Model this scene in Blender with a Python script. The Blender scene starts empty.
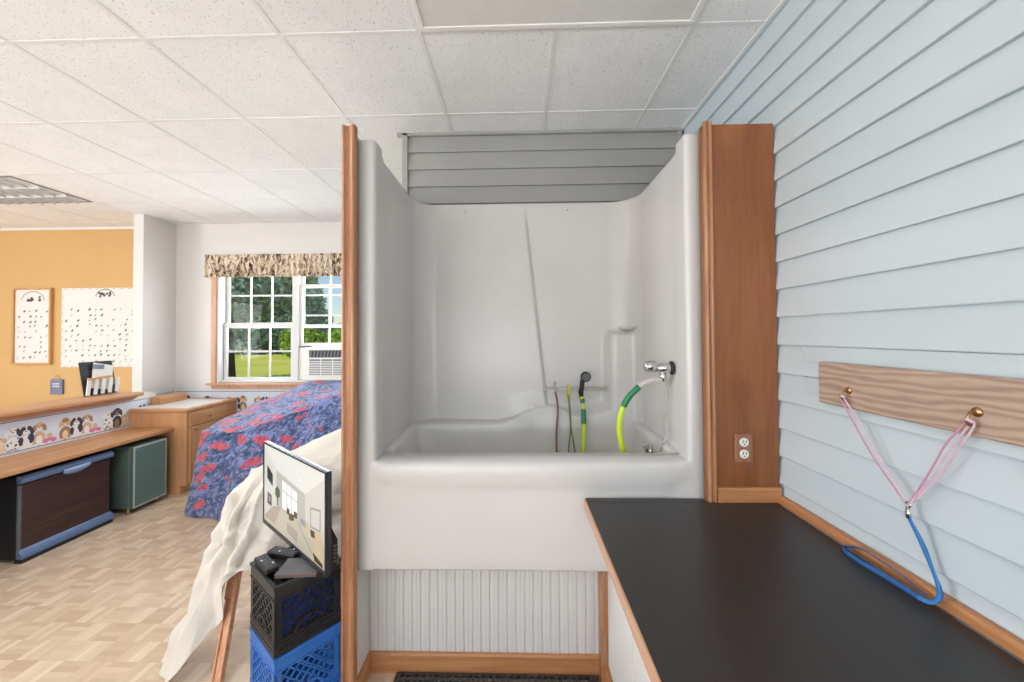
import bpy, bmesh, math, random
from mathutils import Vector, Matrix, noise
random.seed(7)
PI = math.pi
sc = bpy.context.scene
COL = sc.collection

# ------------------------------------------------------------------ helpers
def lin(c):
    return c/12.92 if c <= .04045 else ((c+.055)/1.055)**2.4
def rgb(r, g, b):
    return (lin(r/255), lin(g/255), lin(b/255), 1.)

def tag(o, label=None, cat=None, group=None, kind=None):
    if label: o['label'] = label
    if cat: o['category'] = cat
    if group: o['group'] = group
    if kind: o['kind'] = kind
    return o

def empty(name, loc=(0, 0, 0), rz=0, label=None, cat=None, group=None, kind=None, parent=None):
    o = bpy.data.objects.new(name, None)
    o.empty_display_size = .05
    COL.objects.link(o)
    o.location = loc
    o.rotation_euler = (0, 0, rz)
    if parent: o.parent = parent
    return tag(o, label, cat, group, kind)

class MB:
    """collects shapes that become ONE mesh object"""
    def __init__(self):
        self.bm = bmesh.new(); self.mi = 0
        self.uvl = None
    def face(self, vs, mi=None):
        try:
            f = self.bm.faces.new(vs)
            f.material_index = self.mi if mi is None else mi
            return f
        except ValueError:
            return None
    def box(self, lo, hi, M=None, mi=None):
        x0, y0, z0 = lo; x1, y1, z1 = hi
        P = [(x0,y0,z0),(x1,y0,z0),(x1,y1,z0),(x0,y1,z0),(x0,y0,z1),(x1,y0,z1),(x1,y1,z1),(x0,y1,z1)]
        vs = [self.bm.verts.new((M @ Vector(p)) if M else p) for p in P]
        for q in ((3,2,1,0),(4,5,6,7),(0,1,5,4),(1,2,6,5),(2,3,7,6),(3,0,4,7)):
            self.face([vs[i] for i in q], mi)
        return self
    def bar(self, a, b, w, h, up=(0, 0, 1), mi=None):
        a = Vector(a); b = Vector(b); d = b-a; L = d.length; d.normalize()
        up = Vector(up); s = d.cross(up)
        if s.length < 1e-5: s = d.cross(Vector((1, 0, 0)))
        s.normalize(); u = s.cross(d)
        M = Matrix(((s.x, d.x, u.x, a.x), (s.y, d.y, u.y, a.y), (s.z, d.z, u.z, a.z), (0, 0, 0, 1)))
        return self.box((-w/2, 0, -h/2), (w/2, L, h/2), M, mi)
    def tube(self, pts, r, n=10, mi=None, cap=True, flat=1., upref=(0, 0, 1)):
        pts = [Vector(p) for p in pts]
        rs = r if isinstance(r, (list, tuple)) else [r]*len(pts)
        rings = []; prev = None
        for i, p in enumerate(pts):
            t = (pts[min(i+1, len(pts)-1)]-pts[max(i-1, 0)]).normalized()
            if prev is None:
                a = Vector(upref)
                if abs(a.dot(t)) > .95: a = Vector((1, 0, 0))
                nrm = (a-t*a.dot(t)).normalized()
            else:
                nrm = (prev-t*prev.dot(t)).normalized()
            prev = nrm; b = t.cross(nrm)
            rings.append([self.bm.verts.new(p+nrm*(rs[i]*math.cos(2*PI*k/n))+b*(rs[i]*flat*math.sin(2*PI*k/n))) for k in range(n)])
        for i in range(len(rings)-1):
            for k in range(n):
                self.face([rings[i][k], rings[i][(k+1) % n], rings[i+1][(k+1) % n], rings[i+1][k]], mi)
        if cap:
            self.face(rings[0][::-1], mi); self.face(rings[-1], mi)
        return self
    def lathe(self, prof, M=None, n=24, mi=None):
        rings = []
        for (r, z) in prof:
            rings.append([self.bm.verts.new((M @ Vector((r*math.cos(2*PI*k/n), r*math.sin(2*PI*k/n), z))) if M else (r*math.cos(2*PI*k/n), r*math.sin(2*PI*k/n), z)) for k in range(n)])
        for i in range(len(rings)-1):
            for k in range(n):
                self.face([rings[i][k], rings[i][(k+1) % n], rings[i+1][(k+1) % n], rings[i+1][k]], mi)
        self.face(rings[0][::-1], mi); self.face(rings[-1], mi)
        return self
    def prism(self, poly, axis, a, b, mi=None):
        """poly: 2D points; axis 0/1/2 = extrude axis; the others in cyclic order"""
        def P(u, v, w):
            return {0: (w, u, v), 1: (u, w, v), 2: (u, v, w)}[axis]
        A = [self.bm.verts.new(P(u, v, a)) for u, v in poly]
        B = [self.bm.verts.new(P(u, v, b)) for u, v in poly]
        n = len(poly)
        for i in range(n):
            self.face([A[i], A[(i+1) % n], B[(i+1) % n], B[i]], mi)
        self.face(A[::-1], mi); self.face(B, mi)
        return self
    def poly(self, pts, mi=None):
        return self.face([self.bm.verts.new(p) for p in pts], mi)
    def grid(self, G, mi=None, close=False, uv=False):
        """G: rows of points"""
        V = [[self.bm.verts.new(p) for p in row] for row in G]
        if uv and self.uvl is None: self.uvl = self.bm.loops.layers.uv.new('UVMap')
        ni = len(V); nj = len(V[0])
        if uv:
            us = [[0.]*nj for _ in range(ni)]; vs_ = [[0.]*nj for _ in range(ni)]
            for i in range(ni):
                for j in range(nj):
                    if j: us[i][j] = us[i][j-1]+(Vector(G[i][j])-Vector(G[i][j-1])).length
                    if i: vs_[i][j] = vs_[i-1][j]+(Vector(G[i][j])-Vector(G[i-1][j])).length
        for i in range(ni-1):
            for j in range(nj-(0 if close else 1)):
                k = (j+1) % nj
                f = self.face([V[i][j], V[i][k], V[i+1][k], V[i+1][j]], mi)
                if uv and f:
                    for l, (a, b) in zip(f.loops, ((i, j), (i, k), (i+1, k), (i+1, j))):
                        l[self.uvl].uv = (us[a][b], vs_[a][b])
        return V
    def build(self, name, mats, parent=None, smooth=False, bevel=0, solid=0, autosmooth=None, seg=2, offset=0, recalc=True):
        if recalc: bmesh.ops.recalc_face_normals(self.bm, faces=self.bm.faces)
        me = bpy.data.meshes.new(name)
        self.bm.to_mesh(me); self.bm.free()
        o = bpy.data.objects.new(name, me)
        COL.objects.link(o)
        for m in (mats if isinstance(mats, (list, tuple)) else [mats]): me.materials.append(m)
        if smooth:
            for p in me.polygons: p.use_smooth = True
        if solid:
            s = o.modifiers.new('thick', 'SOLIDIFY'); s.thickness = solid; s.offset = offset
        if bevel:
            b = o.modifiers.new('bevel', 'BEVEL'); b.width = bevel; b.segments = seg
            b.limit_method = 'ANGLE'; b.angle_limit = math.radians(40)
            for p in me.polygons: p.use_smooth = True
            w = o.modifiers.new('wn', 'WEIGHTED_NORMAL'); w.keep_sharp = True
        if parent: o.parent = parent
        return o

def spline(pts, n=8):
    """Catmull-Rom through pts"""
    pts = [Vector(p) for p in pts]
    out = []
    for i in range(len(pts)-1):
        p0 = pts[max(i-1, 0)]; p1 = pts[i]; p2 = pts[i+1]; p3 = pts[min(i+2, len(pts)-1)]
        for k in range(n):
            t = k/n
            out.append(.5*((2*p1)+(p2-p0)*t+(2*p0-5*p1+4*p2-p3)*t*t+(3*p1-p0-3*p2+p3)*t**3))
    out.append(pts[-1])
    return out

def loft(rows, ni, nj):
    """bicubic surface through a grid of control points"""
    R = [spline(r, nj) for r in rows]
    cols = [spline([R[i][j] for i in range(len(R))], ni) for j in range(len(R[0]))]
    return [[cols[j][i] for j in range(len(cols))] for i in range(len(cols[0]))]

def sstep(a, b, x):
    t = min(1, max(0, (x-a)/(b-a))); return t*t*(3-2*t)

# ------------------------------------------------------------------ materials
class NT:
    def __init__(self, name):
        self.m = bpy.data.materials.new(name); self.m.use_nodes = True
        self.t = self.m.node_tree; self.t.nodes.clear()
        self.out = self.t.nodes.new('ShaderNodeOutputMaterial')
    def n(self, typ, **kw):
        nd = self.t.nodes.new(typ)
        for k, v in kw.items():
            if k.startswith('i_'): pass
            else: setattr(nd, k, v)
        return nd
    def l(self, a, b): self.t.links.new(a, b)
    def math(self, op, a, b=None, c=None):
        nd = self.n('ShaderNodeMath', operation=op)
        for i, v in enumerate((a, b, c)):
            if v is None: continue
            if isinstance(v, (int, float)): nd.inputs[i].default_value = v
            else: self.l(v, nd.inputs[i])
        return nd.outputs[0]
    def mix(self, fac, a, b):
        nd = self.n('ShaderNodeMix', data_type='RGBA')
        for s, v in ((nd.inputs[0], fac), (nd.inputs[6], a), (nd.inputs[7], b)):
            if isinstance(v, (int, float)): s.default_value = v
            elif isinstance(v, tuple): s.default_value = v
            else: self.l(v, s)
        return nd.outputs[2]
    def ramp(self, fac, stops, interp='LINEAR'):
        nd = self.n('ShaderNodeValToRGB'); cr = nd.color_ramp; cr.interpolation = interp
        while len(cr.elements) < len(stops): cr.elements.new(.5)
        for e, (p, c) in zip(cr.elements, stops): e.position = p; e.color = c
        self.l(fac, nd.inputs[0]); return nd.outputs[0]
    def coord(self, kind='Object', scale=(1, 1, 1), rot=(0, 0, 0)):
        tc = self.n('ShaderNodeTexCoord'); mp = self.n('ShaderNodeMapping')
        mp.inputs['Scale'].default_value = scale; mp.inputs['Rotation'].default_value = rot
        self.l(tc.outputs[kind], mp.inputs[0]); return mp.outputs[0]
    def noise(self, vec, scale, detail=3, rough=.5, dist=0, out=0):
        nd = self.n('ShaderNodeTexNoise'); nd.inputs['Scale'].default_value = scale
        nd.inputs['Detail'].default_value = detail; nd.inputs['Roughness'].default_value = rough
        nd.inputs['Distortion'].default_value = dist
        self.l(vec, nd.inputs['Vector']); return nd.outputs[out]
    def voro(self, vec, scale, feature='F1', out=0):
        nd = self.n('ShaderNodeTexVoronoi', feature=feature); nd.inputs['Scale'].default_value = scale
        self.l(vec, nd.inputs['Vector']); return nd.outputs[out]
    def bsdf(self, col, rough=.5, metal=0, bump=None, bstr=.2, bdist=.01, spec=.5, coat=0, sheen=0, alpha=None):
        b = self.n('ShaderNodeBsdfPrincipled')
        for k, v in (('Base Color', col), ('Roughness', rough), ('Metallic', metal), ('Specular IOR Level', spec), ('Coat Weight', coat), ('Sheen Weight', sheen)):
            if isinstance(v, (int, float, tuple)): b.inputs[k].default_value = v
            else: self.l(v, b.inputs[k])
        if bump is not None:
            bn = self.n('ShaderNodeBump'); bn.inputs['Strength'].default_value = bstr; bn.inputs['Distance'].default_value = bdist
            self.l(bump, bn.inputs['Height']); self.l(bn.outputs[0], b.inputs['Normal'])
        self.l(b.outputs[0], self.out.inputs[0]); return self.m

def plain(name, c, rough=.5, metal=0, spec=.5, var=.06, scale=9, coat=0, bstr=.05):
    t = NT(name); v = t.coord()
    nz = t.noise(v, scale, 4)
    d = tuple(x*(1-var) for x in c[:3])+(1,)
    e = tuple(min(1, x*(1+var)) for x in c[:3])+(1,)
    return t.bsdf(t.ramp(nz, [(.3, d), (.7, e)]), rough, metal, nz, bstr, .005, spec, coat)

def wood(name, dark, mid, light, axis='Z', scale=1., rough=.45, ring=14, spec=.5):
    """long-grain wood, grain along the given axis"""
    t = NT(name)
    st = {'X': (.06, 1, 1), 'Y': (1, .06, 1), 'Z': (1, 1, .06)}[axis]
    v = t.coord('Object', tuple(s*scale for s in st))
    n1 = t.noise(v, ring, 4, .6, .6)
    n2 = t.noise(v, ring*9, 2, .5)
    f = t.math('ADD', t.math('MULTIPLY', n1, .75), t.math('MULTIPLY', n2, .25))
    return t.bsdf(t.ramp(f, [(.3, dark), (.5, mid), (.7, light)]), rough, 0, f, .06, .003, spec)

M = {}
M['white_paint'] = plain('white_paint', rgb(217, 215, 213), .6, var=.01, scale=3)
M['yellow_paint'] = plain('yellow_paint', rgb(202, 162, 104), .6, var=.02, scale=2)
M['white_trim'] = plain('white_trim', rgb(216, 216, 215), .4, var=.01)
M['cabinet_white'] = plain('cabinet_white', rgb(232, 232, 230), .4, var=.015, scale=4)
M['grid_white'] = plain('grid_white', rgb(230, 231, 231), .5, var=.02)
M['fixture_white'] = plain('fixture_white', rgb(236, 236, 234), .45, var=.02)
M['diffuser'] = plain('diffuser', rgb(222, 222, 220), .3, var=.02, scale=30)
M['louver'] = plain('louver', rgb(200, 200, 198), .35, var=.04)
M['lamp_box'] = plain('lamp_box', rgb(206, 205, 203), .5, var=.1, scale=4)
M['oak_trim'] = wood('oak_trim', rgb(138, 90, 60), rgb(168, 116, 82), rgb(194, 148, 112), 'Z', 1.2, .35, 40)
M['oak_trim_x'] = wood('oak_trim_x', rgb(160, 106, 66), rgb(186, 128, 84), rgb(204, 150, 106), 'X', 1.2, .35, 30)
M['oak_trim_y'] = wood('oak_trim_y', rgb(160, 106, 66), rgb(186, 128, 84), rgb(204, 150, 106), 'Y', 1.2, .35, 30)
M['window_wood'] = wood('window_wood', rgb(186, 136, 104), rgb(206, 158, 126), rgb(222, 178, 148), 'Z', 1, .4, 30)
M['maple_x'] = wood('maple_x', rgb(188, 136, 92), rgb(202, 152, 108), rgb(214, 166, 124), 'X', 1, .4, 14)
M['maple_y'] = wood('maple_y', rgb(178, 126, 84), rgb(194, 142, 98), rgb(206, 158, 116), 'Y', 1, .4, 14)
M['maple_z'] = wood('maple_z', rgb(190, 138, 96), rgb(204, 152, 108), rgb(214, 166, 122), 'Z', 1, .4, 14)
M['edge_wood'] = wood('edge_wood', rgb(186, 142, 114), rgb(202, 158, 130), rgb(214, 172, 146), 'Y', 1, .4, 20)
M['leg_wood'] = wood('leg_wood', rgb(176, 120, 84), rgb(204, 150, 114), rgb(222, 174, 142), 'Z', 1, .5, 60)
M['dark_wood'] = wood('dark_wood', rgb(52, 34, 32), rgb(66, 44, 40), rgb(82, 56, 50), 'Y', 1, .45, 30)
M['chrome'] = plain('chrome', rgb(205, 205, 205), .12, 1, var=.02)
M['brass'] = plain('brass', rgb(176, 140, 96), .3, 1, var=.05)
M['steel'] = plain('steel', rgb(150, 150, 150), .3, 1)
M['black_plastic'] = plain('black_plastic', rgb(40, 40, 42), .42, var=.15)
M['soft_black'] = plain('soft_black', rgb(30, 30, 32), .5, var=.1)
M['grey_plastic'] = plain('grey_plastic', rgb(96, 98, 102), .45, var=.08)
M['bezel'] = plain('bezel', rgb(46, 46, 54), .25, var=.05)
M['blue_plastic'] = plain('blue_plastic', rgb(48, 112, 194), .38, var=.08)
M['deep_blue'] = plain('deep_blue', rgb(34, 66, 150), .4, var=.1)
M['blue_grey_metal'] = plain('blue_grey_metal', rgb(98, 120, 158), .35, .2, var=.05)
M['rail_light'] = plain('rail_light', rgb(132, 152, 186), .35, .2, var=.05)
M['fridge_green'] = plain('fridge_green', rgb(88, 106, 100), .45, var=.08)
M['fridge_door'] = plain('fridge_door', rgb(98, 122, 120), .3, var=.12, scale=3)
M['pale_frame'] = plain('pale_frame', rgb(176, 184, 182), .4, var=.03)
M['almond_plastic'] = plain('almond_plastic', rgb(233, 232, 226), .4, var=.02)
M['dark_slot'] = plain('dark_slot', rgb(60, 62, 64), .6)
M['mid_slot'] = plain('mid_slot', rgb(120, 122, 124), .6)
M['white_paper'] = plain('white_paper', rgb(220, 218, 214), .7, var=.01)
M['black_fabric'] = plain('black_fabric', rgb(44, 46, 54), .7, var=.1)
M['grey_print'] = plain('grey_print', rgb(120, 128, 138), .7, var=.2, scale=30)
M['poster_ink'] = plain('poster_ink', rgb(96, 92, 92), .8, var=.3, scale=40)
M['plaque_blue'] = plain('plaque_blue', rgb(112, 120, 150), .5)
M['gold_frame'] = wood('gold_frame', rgb(168, 118, 62), rgb(196, 146, 84), rgb(210, 162, 100), 'Z', 1, .4, 20)
M['red_brown'] = plain('red_brown', rgb(122, 84, 74), .6)
M['blue_webbing'] = plain('blue_webbing', rgb(52, 122, 186), .6, var=.1, scale=60)
M['blue_web_dark'] = plain('blue_web_dark', rgb(40, 96, 160), .6, var=.1, scale=60)
M['pink_cord'] = plain('pink_cord', rgb(214, 182, 198), .55, var=.08, scale=60)
M['rose_cord'] = plain('rose_cord', rgb(200, 146, 170), .55, var=.08, scale=60)
M['brown_cord'] = plain('brown_cord', rgb(120, 84, 72), .6, var=.1)
M['olive_cord'] = plain('olive_cord', rgb(110, 122, 62), .6, var=.1)
M['yellow_cord'] = plain('yellow_cord', rgb(196, 190, 70), .5, var=.08)
M['hose_lime'] = plain('hose_lime', rgb(196, 218, 48), .35, var=.05)
M['sleeve_green'] = plain('sleeve_green', rgb(22, 122, 74), .35, var=.06)
M['clear_hose'] = plain('clear_hose', rgb(196, 190, 184), .2, var=.05)
M['grey_cord'] = plain('grey_cord', rgb(178, 176, 172), .5)
M['bark'] = plain('bark', rgb(66, 60, 48), .9, var=.3, scale=6)
M['wall_shadow_gap'] = plain('backer_seam_shade', rgb(120, 122, 122), .7)
M['rubber'] = plain('rubber', rgb(70, 66, 63), .5, var=.15)
M['outlet_plate'] = wood('outlet_plate', rgb(128, 84, 60), rgb(150, 102, 76), rgb(170, 124, 96), 'Z', 1, .4, 40)

def siding_mat():
    t = NT('siding_vinyl'); v = t.coord('Object', (1, .25, 1.2))
    n = t.noise(v, 3, 4); g = t.noise(t.coord('Object', (1, .08, 1)), 60, 3)
    return t.bsdf(t.ramp(n, [(.3, rgb(190, 201, 206)), (.7, rgb(199, 208, 213))]), .5, 0, g, .05, .003)
M['siding'] = siding_mat()
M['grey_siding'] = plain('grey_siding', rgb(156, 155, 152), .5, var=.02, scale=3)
def tub_mat():
    t = NT('tub_acrylic'); v = t.coord(); n = t.noise(v, 2.5, 3)
    return t.bsdf(t.ramp(n, [(.3, rgb(203, 200, 198)), (.7, rgb(208, 205, 203))]), .28, 0, None, spec=.5)
M['tub'] = tub_mat()
def ceil_mat():
    t = NT('acoustic_tile'); v = t.coord('Object')
    n0 = t.noise(v, 6, 3)
    w = t.n('ShaderNodeVectorMath', operation='ADD'); 
    sc_ = t.n('ShaderNodeVectorMath', operation='SCALE'); sc_.inputs['Scale'].default_value = .02
    t.l(t.noise(v, 25, 2, out=1), sc_.inputs[0]); t.l(v, w.inputs[0]); t.l(sc_.outputs[0], w.inputs[1])
    d1 = t.voro(w.outputs[0], 62); d2 = t.voro(w.outputs[0], 130)
    gate = t.noise(v, 45, 2)
    s1 = t.math('MULTIPLY', t.math('LESS_THAN', d1, .2), t.math('GREATER_THAN', gate, .44))
    s2 = t.math('MULTIPLY', t.math('LESS_THAN', d2, .2), .6)
    pit = t.math('MAXIMUM', s1, s2)
    base = t.ramp(n0, [(.3, rgb(236, 239, 241)), (.7, rgb(242, 244, 246))])
    col = t.mix(t.math('MULTIPLY', pit, .5), base, rgb(140, 136, 130))
    return t.bsdf(col, .8, 0, t.math('SUBTRACT', 1, pit), .4, .004, .2)
M['ceil'] = ceil_mat()
def parquet_mat():
    t = NT('parquet_vinyl'); v = t.coord('Object')
    s = t.n('ShaderNodeSeparateXYZ'); t.l(v, s.inputs[0])
    B = .125; K = 4
    u = t.math('DIVIDE', s.outputs[0], B); w = t.math('DIVIDE', s.outputs[1], B)
    iu = t.math('FLOOR', u); iw = t.math('FLOOR', w)
    fu = t.math('FRACT', u); fw = t.math('FRACT', w)
    par = t.math('MODULO', t.math('ABSOLUTE', t.math('ADD', iu, iw)), 2)
    k1 = t.math('MULTIPLY', fu, K); k2 = t.math('MULTIPLY', fw, K)
    mixk = t.math('ADD', t.math('MULTIPLY', par, k1), t.math('MULTIPLY', t.math('SUBTRACT', 1, par), k2))
    strip = t.math('FLOOR', mixk); fr = t.math('FRACT', mixk)
    cv = t.n('ShaderNodeCombineXYZ')
    t.l(iu, cv.inputs[0]); t.l(iw, cv.inputs[1]); t.l(strip, cv.inputs[2])
    wn = t.n('ShaderNodeTexWhiteNoise', noise_dimensions='3D'); t.l(cv.outputs[0], wn.inputs[0])
    tone = t.math('ADD', t.math('MULTIPLY', wn.outputs[0], .65), t.math('MULTIPLY', par, .3))
    grain = t.noise(v, 90, 2)
    tone = t.math('ADD', tone, t.math('MULTIPLY', t.math('SUBTRACT', grain, .5), .35))
    col = t.ramp(tone, [(0., rgb(196, 170, 142)), (.45, rgb(210, 186, 160)), (1., rgb(226, 208, 184))])
    edge = t.math('LESS_THAN', fr, .05)
    col = t.mix(t.math('MULTIPLY', edge, .35), col, rgb(172, 144, 114))
    return t.bsdf(col, .38, 0, None, spec=.45)
M['parquet'] = parquet_mat()
def counter_mat():
    t = NT('black_laminate'); v = t.coord()
    n = t.noise(v, 4, 4); f = t.noise(v, 160, 2)
    sp = t.noise(t.coord('Object', (1.4, .5, 1)), 30, 3, .7, .5)
    scuff = t.math('MULTIPLY', t.math('GREATER_THAN', sp, .74), .12)
    col = t.mix(scuff, t.ramp(n, [(.3, rgb(44, 42, 42)), (.7, rgb(54, 51, 50))]), rgb(130, 128, 126))
    return t.bsdf(col, t.ramp(n, [(.3, (.34, .34, .34, 1)), (.7, (.44, .44, .44, 1))]), 0, f, .05, .001)
M['black_laminate'] = counter_mat()
def panel_wood():
    t = NT('stained_plywood'); v = t.coord('Object', (1, 1, .25))
    n = t.noise(v, 6, 5, .6, 1.2); g = t.noise(t.coord('Object', (1, 1, .03)), 90, 3)
    f = t.math('ADD', t.math('MULTIPLY', n, .7), t.math('MULTIPLY', g, .3))
    col = t.ramp(f, [(.3, rgb(120, 70, 38)), (.5, rgb(140, 84, 48)), (.72, rgb(156, 99, 60))])
    s = t.n('ShaderNodeSeparateXYZ'); t.l(t.coord(), s.inputs[0])
    def spot(x, z, rx, rz):
        a = t.math('POWER', t.math('DIVIDE', t.math('SUBTRACT', s.outputs[0], x), rx), 2)
        b = t.math('POWER', t.math('DIVIDE', t.math('SUBTRACT', s.outputs[2], z), rz), 2)
        return t.math('LESS_THAN', t.math('ADD', t.math('ADD', a, b), t.math('MULTIPLY', n, .5)), 1.1)
    k = t.math('MAXIMUM', spot(.925, 2.21, .028, .065), spot(.965, 1.36, .03, .05))
    col = t.mix(t.math('MULTIPLY', k, .35), col, rgb(122, 76, 46))
    return t.bsdf(col, .35, 0, g, .05, .002)
M['stained_plywood'] = panel_wood()
def oak_board():
    t = NT('oak_board'); v = t.coord('Object', (1, .16, 1))
    w = t.n('ShaderNodeTexWave', wave_type='RINGS'); w.inputs['Scale'].default_value = 16
    w.inputs['Distortion'].default_value = 14; w.inputs['Detail'].default_value = 3; w.inputs['Detail Scale'].default_value = .9
    t.l(v, w.inputs[0]); g = t.noise(t.coord('Object', (1, .05, 1)), 120, 3)
    f = t.math('ADD', t.math('MULTIPLY', w.outputs[1], .6), t.math('MULTIPLY', g, .4))
    return t.bsdf(t.ramp(f, [(.15, rgb(158, 130, 114)), (.5, rgb(174, 148, 130)), (.8, rgb(186, 161, 143))]), .4, 0, g, .08, .002)
M['oak_board'] = oak_board()
def floral():
    t = NT('floral_cotton'); v = t.coord('UV')
    w = t.n('ShaderNodeVectorMath', operation='ADD'); s = t.n('ShaderNodeVectorMath', operation='SCALE'); s.inputs['Scale'].default_value = .09
    t.l(t.noise(v, 9, 3, out=1), s.inputs[0]); t.l(v, w.inputs[0]); t.l(s.outputs[0], w.inputs[1]); v2 = w.outputs[0]
    bg = t.ramp(t.noise(v2, 20, 5, .72), [(.34, rgb(46, 82, 94)), (.44, rgb(76, 94, 128)), (.5, rgb(94, 104, 156)), (.57, rgb(150, 158, 202)), (.66, rgb(98, 112, 164))])
    leaf = t.math('LESS_THAN', t.voro(v2, 30), .26)
    bg = t.mix(t.math('MULTIPLY', leaf, .75), bg, rgb(62, 98, 98))
    cell = t.n('ShaderNodeTexVoronoi', feature='F1'); cell.inputs['Scale'].default_value = 6.6
    sc2 = t.n('ShaderNodeMapping'); sc2.inputs['Scale'].default_value = (.8, 1.5, 1); sc2.inputs['Rotation'].default_value = (0, 0, .6)
    t.l(v2, sc2.inputs[0]); t.l(sc2.outputs[0], cell.inputs['Vector'])
    se = t.n('ShaderNodeSeparateColor'); t.l(cell.outputs['Color'], se.inputs[0])
    th = t.math('MULTIPLY', t.math('LESS_THAN', t.math('ADD', cell.outputs['Distance'], t.math('MULTIPLY', t.noise(v2, 26, 4), .55)), .70), t.math('LESS_THAN', se.outputs[0], .66))
    petal = t.ramp(t.noise(v2, 30, 3), [(.35, rgb(176, 74, 96)), (.55, rgb(204, 104, 122)), (.7, rgb(204, 104, 88))])
    lav = t.math('MULTIPLY', t.math('LESS_THAN', cell.outputs['Distance'], .42), t.math('GREATER_THAN', se.outputs[0], .8))
    col = t.mix(t.math('MULTIPLY', lav, .8), bg, rgb(128, 138, 198))
    col = t.mix(th, col, petal)
    return t.bsdf(col, .8, 0, t.noise(v, 7, 3), .25, .02, .25, sheen=.2)
M['floral'] = floral()
def canvas():
    t = NT('canvas_tarp'); v = t.coord('UV')
    n = t.noise(v, 4, 4)
    return t.bsdf(t.ramp(n, [(.3, rgb(214, 206, 195)), (.7, rgb(224, 217, 207))]), .7, 0, t.noise(v, 11, 4, .6, .8), .35, .03, .3)
M['canvas'] = canvas()
def valance_mat():
    t = NT('valance_print'); v = t.coord('Object', (1, 1, .45))
    n = t.noise(v, 20, 3, .7, 1.2)
    return t.bsdf(t.ramp(n, [(.36, rgb(62, 54, 52)), (.44, rgb(134, 116, 100)), (.5, rgb(212, 192, 166)), (.57, rgb(240, 228, 208)), (.63, rgb(176, 156, 138)), (.7, rgb(92, 80, 80))]), .85, 0, None, spec=.2)
M['valance'] = valance_mat()
def glass_mat():
    t = NT('window_glass')
    tr = t.n('ShaderNodeBsdfTransparent'); tr.inputs[0].default_value = (.94, .96, .96, 1)
    gl = t.n('ShaderNodeBsdfGlossy'); gl.inputs['Roughness'].default_value = .02
    fr = t.n('ShaderNodeFresnel'); fr.inputs[0].default_value = 1.45
    mx = t.n('ShaderNodeMixShader'); t.l(t.math('MULTIPLY', fr.outputs[0], .2), mx.inputs[0])
    t.l(tr.outputs[0], mx.inputs[1]); t.l(gl.outputs[0], mx.inputs[2]); t.l(mx.outputs[0], t.out.inputs[0])
    return t.m
M['glass'] = glass_mat()
def foliage_mat(name, a, b, c):
    t = NT(name); v = t.coord(); n = t.noise(v, 1.6, 3); n2 = t.noise(v, 14, 2)
    f = t.math('ADD', t.math('MULTIPLY', n, .5), t.math('MULTIPLY', n2, .5))
    return t.bsdf(t.ramp(f, [(.3, a), (.5, b), (.68, c)]), .6, 0, None, spec=.3)
M['leaf_dark'] = foliage_mat('leaf_dark', rgb(100, 124, 118), rgb(132, 156, 146), rgb(184, 206, 186))  # leaf colours paled and blued to paint in haze
M['leaf_mid'] = foliage_mat('leaf_mid', rgb(90, 120, 70), rgb(122, 152, 82), rgb(164, 190, 104))
M['leaf_bright'] = foliage_mat('leaf_bright', rgb(84, 116, 40), rgb(124, 158, 52), rgb(176, 204, 84))
def lawn_mat():
    t = NT('lawn'); v = t.coord(); n = t.noise(v, .25, 4); n2 = t.noise(v, 9, 3)
    f = t.math('ADD', t.math('MULTIPLY', n, .6), t.math('MULTIPLY', n2, .4))
    return t.bsdf(t.ramp(f, [(.3, rgb(166, 172, 78)), (.6, rgb(192, 196, 96))]), .9, 0, None, spec=.1)
M['lawn'] = lawn_mat()

# ------------------------------------------------------------------ measures
CZ = 2.96            # ceiling
XR = 1.12            # right wall plane
YB = 4.53            # far wall of the long room

# ------------------------------------------------------------------ room shell
b = MB(); b.box((-8, -4, -.1), (XR+.1, 4.8, 0)); tag(b.build('floor', M['parquet']), kind='structure')
b = MB(); b.box((-8, -4, CZ), (XR+.1, 4.8, CZ+.1)); tag(b.build('ceiling', M['ceil']), kind='structure')

# ceiling tee grid
xs = [-.433+.61*k for k in range(0, 3)]+[-.433-.632*k for k in range(1, 12)]
ys = [1.03-.65*k for k in range(0, 8)]+[1.69, 2.34, 3.075, 3.74, 4.4]
b = MB()
for x in xs:
    b.box((x-.010, -4, CZ-.003), (x+.010, YB if x > -4.3 else 4.6, CZ+.001))
for y in ys:
    b.box((-8, y-.010, CZ-.0025), (XR, y+.010, CZ+.001))
b.box((XR-.03, -4, CZ-.006), (XR, 2.56, CZ+.001))
g = b.build('trim_1', M['grid_white']); tag(g, kind='structure')

# far wall: white part with the window opening, yellow part beyond the wing wall
WX0, WX1, WZ0, WZ1 = -3.605, -1.56, 1.045, 2.52
b = MB()
b.box((-4.11, YB, 0), (WX0, YB+.15, CZ)); b.box((WX1, YB, 0), (-.70, YB+.15, CZ))
b.box((WX0, YB, 0), (WX1, YB+.15, WZ0)); b.box((WX0, YB, WZ1), (WX1, YB+.15, CZ))
wall_back = tag(b.build('wall_back', M['white_paint']), kind='structure')
b = MB(); b.box((-8, 4.6, 0), (-4.09, 4.75, CZ-.028), mi=0); b.box((-8, 4.597, CZ-.028), (-4.09, 4.75, CZ), mi=1)
wall_yellow = tag(b.build('wall_back_yellow', [M['yellow_paint'], M['white_paint']]), kind='structure')
b = MB(); b.box((-4.225, 4.12, 0), (-4.11, 4.6, CZ)); wall_wing = tag(b.build('wall_wing', M['white_paint'], bevel=.004), kind='structure')
b = MB(); b.box((-4.12, -2, 0), (-3.955, 4.12, 1.0)); wall_half = tag(b.build('wall_half', M['white_paint']), kind='structure')
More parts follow.
